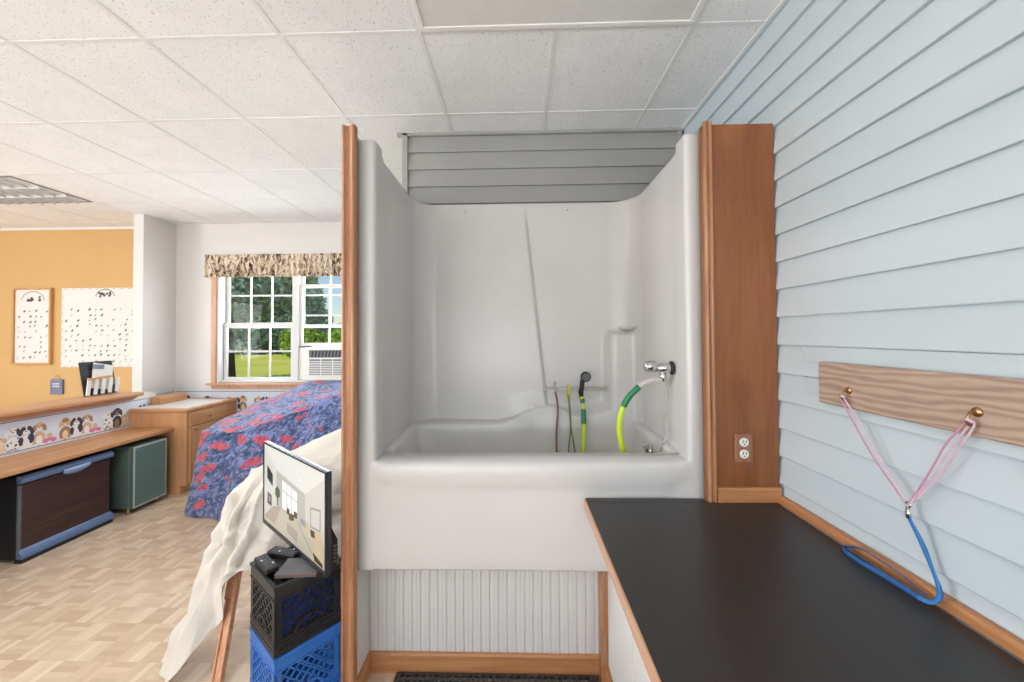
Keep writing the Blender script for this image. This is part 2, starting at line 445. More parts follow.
# left wall and rear wall with window openings that let the daylight in
b = MB()
b.box((-8.15, -4, 0), (-8, 4.75, .9)); b.box((-8.15, -4, 2.6), (-8, 4.75, CZ))
b.box((-8.15, -4, .9), (-8, -2.6, 2.6)); b.box((-8.15, 3.6, .9), (-8, 4.75, 2.6))
tag(b.build('wall_left', M['white_paint']), kind='structure')
b = MB()
b.box((-8.15, -4.15, 0), (XR+.1, -4, .8)); b.box((-8.15, -4.15, 2.6), (XR+.1, -4, CZ))
b.box((-8.15, -4.15, .8), (-6.4, -4, 2.6)); b.box((.7, -4.15, .8), (XR+.1, -4, 2.6)); b.box((-3.2, -4.15, .8), (-2.6, -4, 2.6))
tag(b.build('wall_front', M['white_paint']), kind='structure')

def siding_profile(z0, z1, first, pitch):
    """lap siding outline: (offset from the wall, z), top to bottom"""
    P = []
    k0 = int(math.floor((z1-first)/pitch))+1
    z = first+pitch*k0
    P.append((.004, z1))
    while z-pitch > z0-pitch:
        lo = z-pitch
        if lo < z1:
            if z <= z1: P.append((.003, z))
            bot = max(lo, z0)
            fr = (z-bot)/pitch
            P.append((.003+.017*fr, bot+.004)); P.append((.003+.016*fr, bot)); P.append((.0025, bot+.001))
        z = lo
        if lo <= z0: break
    return P
prof = siding_profile(0., CZ, 2.483-.1165*21, .1165)
b = MB()
b.grid([[(XR-o, y, z) for y in (-4, -1, 1, 2.56)] for o, z in prof], mi=0)
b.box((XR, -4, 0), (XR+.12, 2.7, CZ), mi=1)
# overlapping panel ends
def overlap(y0, y1, za, zb):
    n = 12; G = []
    for i in range(n+1):
        f = i/n; z = za+(zb-za)*f
        wob = .004*math.sin(f*PI*2.2)
        o = .006+.0165*f
        G.append([(XR-o, y0+wob, z), (XR-o, y1, z)])
    b.grid(G)
    b.grid([[(XR-.002, y0+.004*math.sin(i/n*PI*2.2), za+(zb-za)*i/n), (XR-.006-.0165*i/n, y0+.004*math.sin(i/n*PI*2.2), za+(zb-za)*i/n)] for i in range(n+1)], mi=1)  # dark edge faces paint the shade of the panel seams
f0 = 2.483-.1165*21
overlap(1.512, -4, f0+.1165*12+.004, f0+.1165*13-.002)
overlap(1.512, -4, f0+.1165*11+.004, f0+.1165*12-.002)
overlap(.872, -4, f0+.1165*10+.004, f0+.1165*11-.002)
overlap(.868, -4, f0+.1165*8+.004, f0+.1165*9-.002)
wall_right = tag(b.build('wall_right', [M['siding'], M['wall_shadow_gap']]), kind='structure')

# siding wall closing the tub recess above the tub
prof = siding_profile(0., CZ, f0+.0, .1165)
b = MB()
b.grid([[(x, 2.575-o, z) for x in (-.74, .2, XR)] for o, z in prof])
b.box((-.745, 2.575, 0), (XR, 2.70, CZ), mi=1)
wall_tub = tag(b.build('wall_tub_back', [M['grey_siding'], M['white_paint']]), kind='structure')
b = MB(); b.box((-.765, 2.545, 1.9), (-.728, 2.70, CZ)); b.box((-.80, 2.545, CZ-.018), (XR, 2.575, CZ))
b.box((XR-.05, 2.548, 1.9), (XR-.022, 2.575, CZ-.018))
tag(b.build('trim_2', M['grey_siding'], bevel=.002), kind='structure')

# partition at the left end of the tub, its beadboard recess, the wood casing
b = MB(); b.box((-.762, 1.66, 0), (-.716, 2.70, 2.50)); tag(b.build('wall_tub_left', M['white_paint']), kind='structure')
b = MB(); z = 2.515
pf = [(-.758, 1.658), (-.758, 1.642), (-.753, 1.634), (-.745, 1.632), (-.741, 1.638), (-.734, 1.643), (-.724, 1.643), (-.718, 1.635), (-.708, 1.628), (-.700, 1.630), (-.695, 1.640), (-.694, 1.658)]
b.prism(pf, 2, 0, z); tag(b.build('trim_3', M['oak_trim'], bevel=.001, seg=1), kind='structure')
b = MB(); n = 27; X0, X1 = -.716, .40
G = []
pts = []
w = (X1-X0)/n
for i in range(n):
    x = X0+w*i
    pts += [(x, 1.857), (x+.004, 1.851), (x+.006, 1.850), (x+w*.5, 1.850), (x+w*.5+.001, 1.8525), (x+w*.5+.003, 1.8525), (x+w*.5+.004, 1.850), (x+w-.006, 1.850), (x+w-.004, 1.851)]
pts.append((X1, 1.857))
b.grid([[(x, y, z) for x, y in pts] for z in (0, .56)]); b.box((X0, 1.858, 0), (XR, 1.9, .56))
tag(b.build('wall_beadboard', M['white_paint']), kind='structure')
b = MB(); b.prism([(1.852, 0), (1.838, 0), (1.838, .082), (1.842, .092), (1.852, .095)], 0, -.716, .385)
tag(b.build('baseboard_back', M['oak_trim_x']), kind='structure')
b = MB(); b.prism([(-.716, 0), (-.702, 0), (-.702, .082), (-.706, .092), (-.716, .095)], 1, 1.657, 1.838)
tag(b.build('baseboard_left', M['oak_trim_y']), kind='structure')

# wooden end panel at the right of the tub
b = MB(); b.box((.80, 1.66, 0), (1.10, 1.69, 2.497)); b.box((.818, 1.69, 0), (.832, 2.5, 2.42), mi=0)
tag(b.build('wall_end_panel', M['stained_plywood'], bevel=.0015, seg=1), kind='structure')
b = MB()
pf = [(.800, 1.66), (.800, 1.650), (.804, 1.644), (.810, 1.643), (.813, 1.649), (.820, 1.652), (.825, 1.645), (.832, 1.644), (.836, 1.650), (.837, 1.66)]
b.prism(pf, 2, .892, 2.505); tag(b.build('trim_4', M['oak_trim'], bevel=.001, seg=1), kind='structure')
b = MB(); b.prism([(1.66, .892), (1.646, .892), (1.646, .944), (1.650, .952), (1.66, .954)], 0, .837, 1.10)
tag(b.build('baseboard_right', M['oak_trim_x']), kind='structure')
b = MB(); b.prism([(1.106, .891), (1.086, .891), (1.086, .914), (1.091, .922), (1.106, .923)], 1, -1.2, 1.645)
tag(b.build('trim_5', M['oak_trim_y']), kind='structure')

# ------------------------------------------------------------------ puppy wallpaper border
DOGS = {  # body colour index, ear colour index, muzzle index
    'golden': (2, 3, 1), 'spaniel': (1, 4, 1), 'spotted': (1, 1, 1), 'cream': (5, 2, 5), 'black': (4, 4, 3), 'tan': (3, 2, 5)}
border_mats = [plain('border_ground', rgb(214, 222, 236), .7, var=.02), plain('pup_white', rgb(232, 230, 228), .7, var=.03),
               plain('pup_gold', rgb(206, 178, 142), .7, var=.1), plain('pup_brown', rgb(170, 128, 92), .7, var=.12),
               plain('pup_black', rgb(62, 62, 76), .7, var=.15), plain('pup_cream', rgb(226, 204, 168), .7, var=.06),
               plain('pup_pink', rgb(216, 120, 156), .7, var=.1), plain('border_line', rgb(92, 100, 126), .7), plain('pup_grey', rgb(176, 176, 186), .7, var=.08)]
def border(name, parent, o, d, nrm, length, h, seed):
    """flat printed strip: o start, d direction, nrm facing"""
    rnd = random.Random(seed)
    o = Vector(o); d = Vector(d); nrm = Vector(nrm); up = Vector((0, 0, 1))
    b = MB(); lay = [0]
    def P(s, z, k): return o+d*s+up*z+nrm*(.0012+.00006*k)
    def quad(s0, s1, z0, z1, mi, k): b.poly([P(s0, z0, k), P(s1, z0, k), P(s1, z1, k), P(s0, z1, k)], mi)
    def ell(s, z, rs, rz, mi, rot=0, n=14):
        lay[0] = (lay[0]+1) % 30
        k = 3+lay[0]
        c, q = math.cos(rot), math.sin(rot); pts = []
        for i in range(n):
            a = 2*PI*i/n; x = rs*math.cos(a); y = rz*math.sin(a)
            zz = min(h-.004, max(.008, z+x*q+y*c)); ss = min(length-.002, max(.002, s+x*c-y*q))
            pts.append(P(ss, zz, k))
        b.poly(pts, mi)
    quad(0, length, 0, h, 0, 0)
    quad(0, length, h-.006, h, 7, 1); quad(0, length, 0, .006, 7, 1)
    s = .05; i = 0
    seq = ['golden', 'spaniel', 'spotted', 'cream', 'black', 'spotted', 'toy', 'golden', 'spaniel', 'tan', 'toy']
    while s < length-.06:
        k = seq[i % len(seq)]; i += 1
        lay[0] = 0
        if k == 'toy':
            for q in range(3): ell(s+q*.028, .035+.012*(q % 2), .022, .018, 6)
            ell(s+.03, .075, .02, .022, 2); s += .10; continue
        bo, ea, mu = DOGS[k]; H = h*(.80 if k != 'cream' else .58)+rnd.uniform(-.012, .015)
        if bo == 1:
            ell(s, H*.30, .049, .32*H, 8); ell(s, H*.78, .037, .19*H, 8)
        ell(s, H*.30, .046, .30*H, bo)
        if k == 'spaniel': ell(s-.03, H*.42, .022, .2*H, 4); ell(s+.033, H*.36, .016, .18*H, 4)
        ell(s, H*.26, .022, .18*H, mu)
        ell(s-.02, H*.07, .015, .05*H, mu if k != 'spotted' else 8); ell(s+.022, H*.07, .015, .05*H, mu if k != 'spotted' else 8)
        if k == 'spotted':
            for q in range(9): ell(s+rnd.uniform(-.035, .035), rnd.uniform(.1*H, H*.55), rnd.uniform(.004, .009), rnd.uniform(.004, .008), 4)
        if k == 'golden' and i % 2: ell(s+.03, .04, .022, .03, 4); ell(s+.03, .035, .012, .018, 1)
        ell(s, H*.78, .034, .175*H, bo)
        if k == 'spaniel': ell(s-.019, H*.85, .016, .09*H, 4); ell(s+.019, H*.85, .016, .09*H, 4)
        er = ea if k != 'spotted' else 4
        ell(s-.035, H*.72, .014, .15*H, er, -.22); ell(s+.035, H*.72, .014, .15*H, er if k != 'spotted' else 1, .22)
        ell(s, H*.70, .017, .08*H, mu)
        ell(s, H*.74, .007, .022*H, 4)
        ell(s-.013, H*.82, .0045, .0048, 4 if k != 'black' else 3); ell(s+.013, H*.82, .0045, .0048, 4 if k != 'black' else 3)
        s += .084
    return b.build(name, border_mats, parent, recalc=False)
border('wallpaper_border', wall_half, (-3.955, 4.10, .70), (0, -1, 0), (1, 0, 0), 4.6, .245, 3)
border('wallpaper_border', wall_wing, (-4.11, YB-.005, .70), (0, -1, 0), (1, 0, 0), YB-.015-4.12, .245, 5)
border('wallpaper_border', wall_back, (-4.10, YB, .70), (1, 0, 0), (0, -1, 0), 3.2, .245, 8)

# ------------------------------------------------------------------ counter ledge on the half wall, desk, cabinet
b = MB(); b.box((-4.20, -2, 1.0015), (-3.835, 3.87, 1.035)); led = b.build('counter_ledge', M['maple_y'], bevel=.008)
b = MB(); b.prism([(-3.9535, .955), (-3.94, .955), (-3.88, .99), (-3.88, 1.002), (-3.9535, 1.002)], 1, -2, 3.85); b.build('cove_moulding', M['maple_y'], led)
tag(led, 'long maple ledge capping the half wall above the puppy border', 'ledge')
desk = empty('desk', (-3.7, 2, 0), label='long maple desk shelf running along the half wall under the puppy border', cat='desk')
def child(mb, name, mat, parent, **k):
    o = mb.build(name, mat, None, **k); o.parent = parent; o.matrix_parent_inverse = Matrix.Translation(-Vector(parent.location)) if parent.rotation_euler.z == 0 else (Matrix.Translation(parent.location) @ Matrix.Rotation(parent.rotation_euler.z, 4, 'Z')).inverted()
    return o
b = MB(); b.box((-3.95, -2, .65), (-3.48, 3.825, .685)); child(b, 'desktop', M['maple_y'], desk, bevel=.006)
b = MB(); b.box((-3.95, -2, .0), (-3.925, 3.825, .65)); child(b, 'back_panel', M['soft_black'], desk)

cab = empty('storage_cabinet', (-3.6, 4.13, 0), label='maple base cabinet with a pale top against the window wall', cat='cabinet')
CX, CY0 = -3.36, 3.835
b = MB(); b.box((-3.95, CY0, .09), (CX, YB-.003, .835)); b.box((-3.95, CY0, 0), (CX-.06, YB-.003, .09)); child(b, 'body', M['maple_z'], cab, bevel=.003)
b = MB(); b.box((-3.95, CY0-.015, .835), (CX+.02, YB-.003, .868)); child(b, 'cabinet_top', M['maple_x'], cab, bevel=.006)
b = MB(); b.box((-3.93, CY0+.02, .8665), (CX-.02, 4.44, .8695)); child(b, 'top_laminate', M['white_trim'], cab)
def onchild(mb, name, mat, parent, **k):
    o = mb.build(name, mat, None, **k); o.parent = parent
    return o
b = MB(); b.box((CX, CY0+.03, .685), (CX+.018, 4.50, .82)); dr = child(b, 'drawer', M['maple_y'], cab, bevel=.003)
b = MB(); b.lathe([(.004, 0), (.004, .014), (.013, .018), (.013, .026), (.006, .03)], Matrix.Translation((CX+.018, 4.10, .75)) @ Matrix.Rotation(PI/2, 4, 'Y'), 14); onchild(b, 'knob', M['brass'], dr, smooth=True)
b = MB(); b.box((CX, CY0+.03, .115), (CX+.018, 4.50, .672)); dr = child(b, 'door', M['maple_z'], cab, bevel=.003)
b = MB(); b.lathe([(.004, 0), (.004, .014), (.013, .018), (.013, .026), (.006, .03)], Matrix.Translation((CX+.018, 3.91, .645)) @ Matrix.Rotation(PI/2, 4, 'Y'), 14); onchild(b, 'knob', M['brass'], dr, smooth=True)
b = MB(); b.box((-3.95, 4.05, .8695), (-3.84, 4.38, .945)); o = b.build('wooden_box', M['maple_y'], bevel=.004)
tag(o, 'small plain maple box on top of the base cabinet by the wall', 'box')
b = MB(); b.box((-3.945, 4.055, .945), (-3.845, 4.375, .951)); b.build('lid', M['maple_x'], o, bevel=.002)

# ---- low brown fronted cabinet under the desk
t = empty('low_cabinet', (-3.7, 2.98, 0), label='low dark brown cabinet with blue grey metal rails under the desk', cat='cabinet')
b = MB(); b.box((-3.90, 2.66, .02), (-3.55, 3.275, .60)); child(b, 'body', M['soft_black'], t, bevel=.006)
b = MB(); b.box((-3.551, 2.672, .09), (-3.538, 3.265, .55)); child(b, 'front_panel', M['dark_wood'], t)
b = MB(); b.prism([(-3.552, .555), (-3.515, .563), (-3.515, .59), (-3.535, .612), (-3.56, .612)], 1, 2.655, 3.28); child(b, 'top_rail', M['blue_grey_metal'], t, bevel=.003)
b = MB(); b.prism([(-3.552, .03), (-3.505, .03), (-3.505, .05), (-3.535, .092), (-3.552, .092)], 1, 2.655, 3.28); child(b, 'bottom_rail', M['blue_grey_metal'], t, bevel=.003)
b = MB(); b.box((-3.552, 2.655, .09), (-3.535, 2.672, .55)); child(b, 'side_rail', M['grey_plastic'], t, bevel=.002)
b = MB(); b.box((-3.57, 2.66, 0), (-3.515, 3.275, .03)); child(b, 'plinth', M['soft_black'], t)
b = MB()
G = []
for i in range(13):
    f = i/12; y = 2.90+.19*f; s = math.sin(f*PI)**.6
    G.append([(-3.528, y, .578-.0*s), (-3.508, y, .575), (-3.503, y, .56-.02*s), (-3.52, y, .552-.03*s)])
b.grid(G); child(b, 'handle', M['rail_light'], t, smooth=True, solid=.004)
# ---- green grey cooler with pale framed door
t = empty('mini_fridge', (-3.65, 3.55, 0), label='green grey mini fridge with pale framed door under the desk end', cat='fridge')
b = MB(); b.box((-3.90, 3.40, .045), (-3.50, 3.73, .605)); child(b, 'body', M['fridge_green'], t, bevel=.01)
b = MB(); b.box((-3.50, 3.40, .05), (-3.465, 3.73, .605)); d = child(b, 'door', M['fridge_green'], t, bevel=.006)
b = MB(); b.box((-3.467, 3.402, .053), (-3.4635, 3.728, .602)); onchild(b, 'door_frame', M['pale_frame'], d)
b = MB(); b.box((-3.466, 3.415, .068), (-3.4625, 3.715, .588)); onchild(b, 'door_panel', M['fridge_door'], d)
for y in (3.42, 3.70):
    for x in (-3.86, -3.53):
        b = MB(); b.lathe([(.016, 0), (.016, .03), (.01, .05)], Matrix.Translation((x, y, 0)), 12); child(b, 'foot', M['brass'], t)

# ---- wall pictures on the yellow wall
def poster(name, x0, x1, z0, z1, label, frame, seed, title):
    rnd = random.Random(seed); Y = 4.6
    t = empty(name, ((x0+x1)/2, Y, z0), label=label, cat='poster')
    if frame:
        b = MB(); f = .022
        for lo, hi in (((x0-f, z0-f), (x1+f, z0)), ((x0-f, z1), (x1+f, z1+f)), ((x0-f, z0), (x0, z1)), ((x1, z0), (x1+f, z1))):
            b.box((lo[0], Y-.035, lo[1]), (hi[0], Y, hi[1]))
        child(b, 'frame', M['gold_frame'], t, bevel=.003)
    b = MB(); b.box((x0, Y-.014, z0), (x1, Y, z1)); b.mi = 1; yy = Y-.0146
    cx = (x0+x1)/2; w = x1-x0
    def q(x, z, rx, rz, a=0):
        n = 7; pts = []
        for i in range(n):
            an = 2*PI*i/n; r = rnd.uniform(.7, 1.15)
            px = rx*r*math.cos(an); pz = rz*r*math.sin(an)
            pts.append((x+px*math.cos(a)-pz*math.sin(a), yy, z+px*math.sin(a)+pz*math.cos(a)))
        b.poly(pts)
    tw, tz = title
    for i in range(15):                       # arched heading of small marks
        a = PI*(.08+.84*i/14); q(cx+tw*math.cos(a), z1-.20*(tw/.2)+tw*.85*math.sin(a), .012, .007, a-PI/2)
    for i in range(10): q(cx+rnd.uniform(-.6, .6)*tw, z1-.20*(tw/.2)+rnd.uniform(.1, .5)*tw, .02, .016)
    cols = int(w/.075); rows = int((z1-z0-.26)/.062)
    for i in range(rows):
        for j in range(cols):
            if rnd.random() < .35: continue
            x = x0+.05+(w-.1)*j/(cols-1)+rnd.uniform(-.012, .012); z = z1-.27-.062*i+rnd.uniform(-.012, .012)
            if z < z0+.03: continue
            s = rnd.uniform(.005, .013)
            q(x, z, s*1.4, s); q(x+.012, z+s, s*.6, s*.6); q(x-.006, z-.018, .011, .0018)
    if not frame:
        n = int(w/.1)
        for i in range(n):
            for z in (z0+.012, z1-.012): b.poly([(x0+.03+.1*i, yy, z-.002), (x0+.08+.1*i, yy, z-.002), (x0+.08+.1*i, yy, z+.002), (x0+.03+.1*i, yy, z+.002)])
        for i in range(int((z1-z0)/.1)):
            b.poly([(x0+.012, yy, z0+.03+.1*i), (x0+.016, yy, z0+.03+.1*i), (x0+.016, yy, z0+.08+.1*i), (x0+.012, yy, z0+.08+.1*i)])
    child(b, 'sheet', [M['white_paper'], M['poster_ink']], t, recalc=False)
poster('framed_poster', -6.19, -5.74, 1.29, 2.19, 'narrow dog chart poster in a thin wooden frame on the yellow wall', True, 2, (.15, 0))
poster('wall_chart', -5.60, -4.50, 1.235, 2.205, 'wide unframed white chart of tiny dogs on the yellow wall by the wing wall', False, 4, (.12, 0))
t = empty('wall_plaque', (-5.64, 4.6, .91), label='small blue grey plaque hanging by a string on the yellow wall', cat='plaque')
b = MB(); b.box((-5.72, 4.575, .905), (-5.57, 4.60, 1.085)); child(b, 'board', M['plaque_blue'], t, bevel=.003)
b = MB(); b.tube([(-5.70, 4.583, 1.083), (-5.645, 4.59, 1.135), (-5.59, 4.583, 1.083)], .0025, 6); child(b, 'string', M['red_brown'], t)
b = MB()
for r, n in ((.035, 4), (.004, 4)):
    for i in range(n): b.box((-5.685+.022*i, 4.5735, .99+r), (-5.672+.022*i, 4.575, 1.006+r))
child(b, 'lettering', M['white_paper'], t)

# ---- brochure holder on the ledge
t = empty('brochure_holder', (-4.05, 3.64, 1.035), label='black tilted brochure holder with white leaflets on the ledge', cat='holder')
R = Matrix.Translation((-4.10, 3.70, 1.037)) @ Matrix.Rotation(-.18, 4, 'Y')
b = MB(); b.box((-.012, -.15, 0), (.0, .15, .33), R); child(b, 'back', M['black_fabric'], t, bevel=.01, seg=3)
b = MB()
for k in range(5): b.bar(R @ Vector((.01+.012*k, -.13+.055*k, .005)), R @ Vector((.03+.012*k, -.11+.055*k, .15)), .03, .01, (1, 0, 0))
child(b, 'front_slats', M['white_trim'], t)
b = MB(); b.bar(R @ Vector((.05, -.14, .155)), R @ Vector((.05, .08, .165)), .02, .02); child(b, 'cross_bar', M['gold_frame'], t)
b = MB(); b.box((0, -.10, 0), (.006, .08, .25), R @ Matrix.Translation((.016, .0, .05)) @ Matrix.Rotation(-.22, 4, 'X')); child(b, 'leaflet', M['white_paper'], t)
b = MB(); b.box((0, -.05, 0), (.005, .10, .2), R @ Matrix.Translation((.008, .04, .06)) @ Matrix.Rotation(.3, 4, 'X')); child(b, 'leaflet', M['grey_print'], t)
b = MB(); b.box((0, -.05, 0), (.004, .05, .045), R @ Matrix.Translation((.0235, -.01, .25)) @ Matrix.Rotation(-.1, 4, 'X')); child(b, 'clip', M['grey_print'], t)

# ------------------------------------------------------------------ window
win = empty('window_1', ((WX0+WX1)/2, YB, WZ0), kind='structure')
b = MB()
b.box((WX0-.06, YB-.018, WZ0), (WX0, YB+.0, WZ1+.06)); b.box((WX1, YB-.018, WZ0), (WX1+.06, YB, WZ1+.06)); b.box((WX0, YB-.018, WZ1), (WX1, YB, WZ1+.06))
child(b, 'casing', M['window_wood'], win, bevel=.004)
b = MB(); b.box((WX0-.09, YB-.06, 1.02), (WX1+.09, YB+.02, 1.045)); b.box((WX0-.05, YB-.02, .975), (WX1+.05, YB, 1.02)); child(b, 'window_stool', M['window_wood'], win, bevel=.004)
JY0, JY1 = YB+.0, YB+.15
b = MB(); mx = -2.675
b.box((WX0, JY0, WZ0), (WX0+.028, JY1, WZ1)); b.box((WX1-.028, JY0, WZ0), (WX1, JY1, WZ1)); b.box((WX0, JY0, WZ1-.02), (WX1, JY1, WZ1)); b.box((WX0, JY0+.02, WZ0), (WX1, JY1, WZ0+.025))
b.box((mx-.035, JY0+.04, WZ0), (mx+.035, JY1, WZ1)); pass
child(b, 'jamb', M['white_trim'], win, bevel=.003)
def sash(x0, x1, z0, z1, y, nx, nz, st=.035, rail=.04):
    b = MB()
    b.box((x0, y, z0), (x0+st, y+.03, z1)); b.box((x1-st, y, z0), (x1, y+.03, z1))
    b.box((x0+st, y, z0), (x1-st, y+.03, z0+rail)); b.box((x0+st, y, z1-rail), (x1-st, y+.03, z1))
    s = child(b, 'window_sash', M['white_trim'], win, bevel=.003)
    b = MB(); ax, bx, az, bz = x0+st, x1-st, z0+rail, z1-rail
    for i in range(1, nx): x = ax+(bx-ax)*i/nx; b.box((x-.009, y+.008, az), (x+.009, y+.022, bz))
    for i in range(1, nz): z = az+(bz-az)*i/nz; b.box((ax, y+.0085, z-.009), (bx, y+.0215, z+.009))
    onchild(b, 'muntins', M['white_trim'], s)
    b = MB(); b.poly([(ax, y+.015, az), (bx, y+.015, az), (bx, y+.015, bz), (ax, y+.015, bz)]); onchild(b, 'pane', M['glass'], s)
LX0, LX1, RX0, RX1 = WX0+.035, mx-.035, mx+.035, WX1-.035
sash(LX0, LX1, 1.70, WZ1-.02, JY0+.105, 3, 2)
sash(LX0, LX1, WZ0+.02, 1.765, JY0+.07, 3, 2)
sash(RX0, RX1, 1.70, WZ1-.02, JY0+.105, 3, 2)
sash(RX0, RX1, 1.475, 2.225, JY0+.07, 3, 2)
# valance
N = 220; V = []
x0, x1 = -3.715, -1.47
b = MB()
for i in range(9):
    f = i/8; z = 2.575-.27*f
    row = []
    for j in range(N+1):
        u = j/N; x = x0+(x1-x0)*u
        a = 2*PI*u*34+1.2*noise.noise(Vector((u*30, 0, 0)))
        amp = .006+.016*f
        row.append((x+.006*math.sin(a*1.3), YB-.055-amp*math.sin(a)-.012*noise.noise(Vector((u*60, f*3, 2))), z+.006*noise.noise(Vector((u*50, 4, 0)))*(1 if f in (0, 1) else 0)))
    V.append(row)
b.grid(V)
for xe in (0, N):      # side returns
    b.grid([[V[i][xe], (V[i][xe][0], YB-.022, V[i][xe][2])] for i in range(9)])
b.tube([(x0+.01, YB-.05, 2.555), (x1-.01, YB-.05, 2.555)], .008, 8)
b.box((x0+.02, YB-.055, 2.55), (x0+.04, YB-.018, 2.565)); b.box((x1-.04, YB-.055, 2.55), (x1-.02, YB-.018, 2.565))
o = b.build('valance', M['valance'], smooth=True)
tag(o, 'gathered brown and cream print valance over the window', 'valance')
# air conditioner
t = empty('air_conditioner', (-2.16, YB, 1.08), label='white window air conditioner under the raised right sash', cat='air conditioner')
AX0, AX1, AZ0, AZ1, AY = -2.49, -1.81, 1.075, 1.462, 4.44
b = MB(); b.box((AX0, AY+.03, AZ0), (AX1, 4.75, AZ1)); child(b, 'body', M['almond_plastic'], t, bevel=.008)
b = MB(); b.box((AX0, AY, AZ0), (AX1, AY+.032, AZ1)); child(b, 'front_panel', M['almond_plastic'], t, bevel=.012, seg=3)
b = MB(); b.box((AX0+.06, AY-.002, AZ1-.115), (AX1-.14, AY+.001, AZ1-.03)); g = child(b, 'air_outlet', M['dark_slot'], t)
b = MB()
for i in range(12): b.bar((AX0+.075+.04*i, AY-.003, AZ1-.112), (AX0+.09+.04*i, AY-.003, AZ1-.033), .012, .004, (0, 1, 0))
onchild(b, 'louvers', M['mid_slot'], g)
b = MB(); b.box((AX0+.06, AY-.002, AZ0+.06), (AX1-.06, AY+.001, AZ1-.135)); g = child(b, 'intake_grille', M['mid_slot'], t)
b = MB()
for i in range(9): z = AZ0+.062+.02*i; b.box((AX0+.06, AY-.006, z), (AX1-.06, AY-.001, z+.009))
for i in range(5): x = AX0+.06+.14*i; b.box((x-.004, AY-.007, AZ0+.06), (x+.004, AY-.001, AZ1-.135))
onchild(b, 'slats', M['almond_plastic'], g)
b = MB(); b.box((AX1-.12, AY-.004, AZ1-.11), (AX1-.05, AY+.001, AZ1-.035)); child(b, 'control_panel', M['white_trim'], t)
b = MB(); b.box((RX0, YB+.07, AZ1), (RX1, YB+.10, 1.475)); b.box((RX0, YB+.07, AZ0), (AX0, YB+.09, 1.475)); b.box((AX1, YB+.07, AZ0), (RX1, YB+.09, 1.475)); child(b, 'side_curtain', M['almond_plastic'], t)

# ------------------------------------------------------------------ ceiling lights
t = empty('ceiling_light', (.178, 1.36, CZ), label='unlit flat panel ceiling light above the tub with a grey diffuser', cat='ceiling light')
LX0_, LX1_, LY0, LY1 = -.421, .775, 1.042, 1.678
b = MB(); f = .022
b.box((LX0_, LY0, CZ-.012), (LX1_, LY0+f, CZ-.0045)); b.box((LX0_, LY1-f, CZ-.012), (LX1_, LY1, CZ-.0045)); b.box((LX0_, LY0+f, CZ-.012), (LX0_+f, LY1-f, CZ-.0045)); b.box((LX1_-f, LY0+f, CZ-.012), (LX1_, LY1-f, CZ-.0045))
child(b, 'frame', M['fixture_white'], t, bevel=.002)
b = MB(); b.box((LX0_+f, LY0+f, CZ-.007), (LX1_-f, LY1-f, CZ-.003)); child(b, 'diffuser', M['diffuser'], t)
t = empty('ceiling_light', (-4.85, 3.4, CZ), label='unlit louvered ceiling light near the yellow wall', cat='ceiling light')
x0, x1, y0, y1 = -5.46, -4.245, 3.10, 3.725
b = MB(); f = .012
b.box((x0, y0, CZ-.008), (x1, y0+f, CZ)); b.box((x0, y1-f, CZ-.008), (x1, y1, CZ)); b.box((x0, y0+f, CZ-.008), (x0+f, y1-f, CZ)); b.box((x1-f, y0+f, CZ-.008), (x1, y1-f, CZ))
child(b, 'frame', M['mid_slot'], t)
b = MB(); b.box((x0+f, y0+f, CZ-.003), (x1-f, y1-f, CZ-.0005)); child(b, 'reflector', M['lamp_box'], t)
b = MB()
for i in range(1, 3): y = y0+(y1-y0)*i/3; b.prism([(y-.018, CZ-.003), (y, CZ-.03), (y+.018, CZ-.003)], 0, x0+f, x1-f)
for i in range(1, 10): x = x0+(x1-x0)*i/10; b.prism([(x-.006, CZ-.003), (x, CZ-.028), (x+.006, CZ-.003)], 1, y0+f, y1-f)
# prism on axis 1 takes (x, z)
child(b, 'louver_grid', M['louver'], t)

# ------------------------------------------------------------------ tub and surround
tub = empty('bathtub', (.05, 2.1, .565), label='white one piece bathtub with tall shower surround raised on a beadboard base', cat='bathtub')
TX0, TX1, IX0, IX1 = -.712, .812, -.634, .742
ZHI, ZLO, ZR = 2.478, 2.445, 1.06
BK = 2.48
def bump(x, z):
    cr = .055+(2.406-z)*(.117/1.122)          # slanted crease
    bot = 1.13+.9*max(0, abs(x-.36)-.10)**1.5
    left = 1-sstep(cr-.010, cr+.010, x)
    left *= (.028*(1-sstep(2.25, 2.42, z))+.004)*sstep(-.62, .0, x)
    right = sstep(.53+.03*max(0, z-1.25), .605, x)*(1-sstep(1.60, 1.63, z))*.075
    low = (1-sstep(bot-.05, bot+.03, z))*.075*sstep(.0, .12, x)
    # the slanted side flows into the ledge with a sweeping curve
    sweep = (1-sstep(0, .16, z-1.085))*sstep(-.10, .15, x)*.04 if x < .25 else 0
    return max(left, right, low, left+sweep)
# plan path of the surround
path = []
def arc(cx, cy, r, a0, a1, n): return [(cx+r*math.cos(a0+(a1-a0)*i/n), cy+r*math.sin(a0+(a1-a0)*i/n)) for i in range(n+1)]
path += [(TX0, 1.735), (TX0, 1.705), (TX0+.004, 1.70), (IX0-.022, 1.70)]
path += arc(IX0-.022, 1.722, .022, -PI/2, 0, 6)[1:]
path += [(IX0, 1.76), (IX0-.002, 1.795), (IX0-.002, 1.80)]
path += [(IX0-.012, 1.80+.50*i/8) for i in range(1, 9)]
RL, RR = .13, .17
path += arc(IX0-.012+RL, BK-RL, RL, PI, PI/2, 12)[1:]
nb = 150; xa, xb = IX0-.012+RL, IX1+.01-RR
path += [(xa+(xb-xa)*i/nb, BK) for i in range(1, nb)]
path += arc(IX1+.01-RR, BK-RR, RR, PI/2, 0, 14)
path += [(IX1+.01, 1.80+.48*i/8) for i in range(8, 0, -1)]
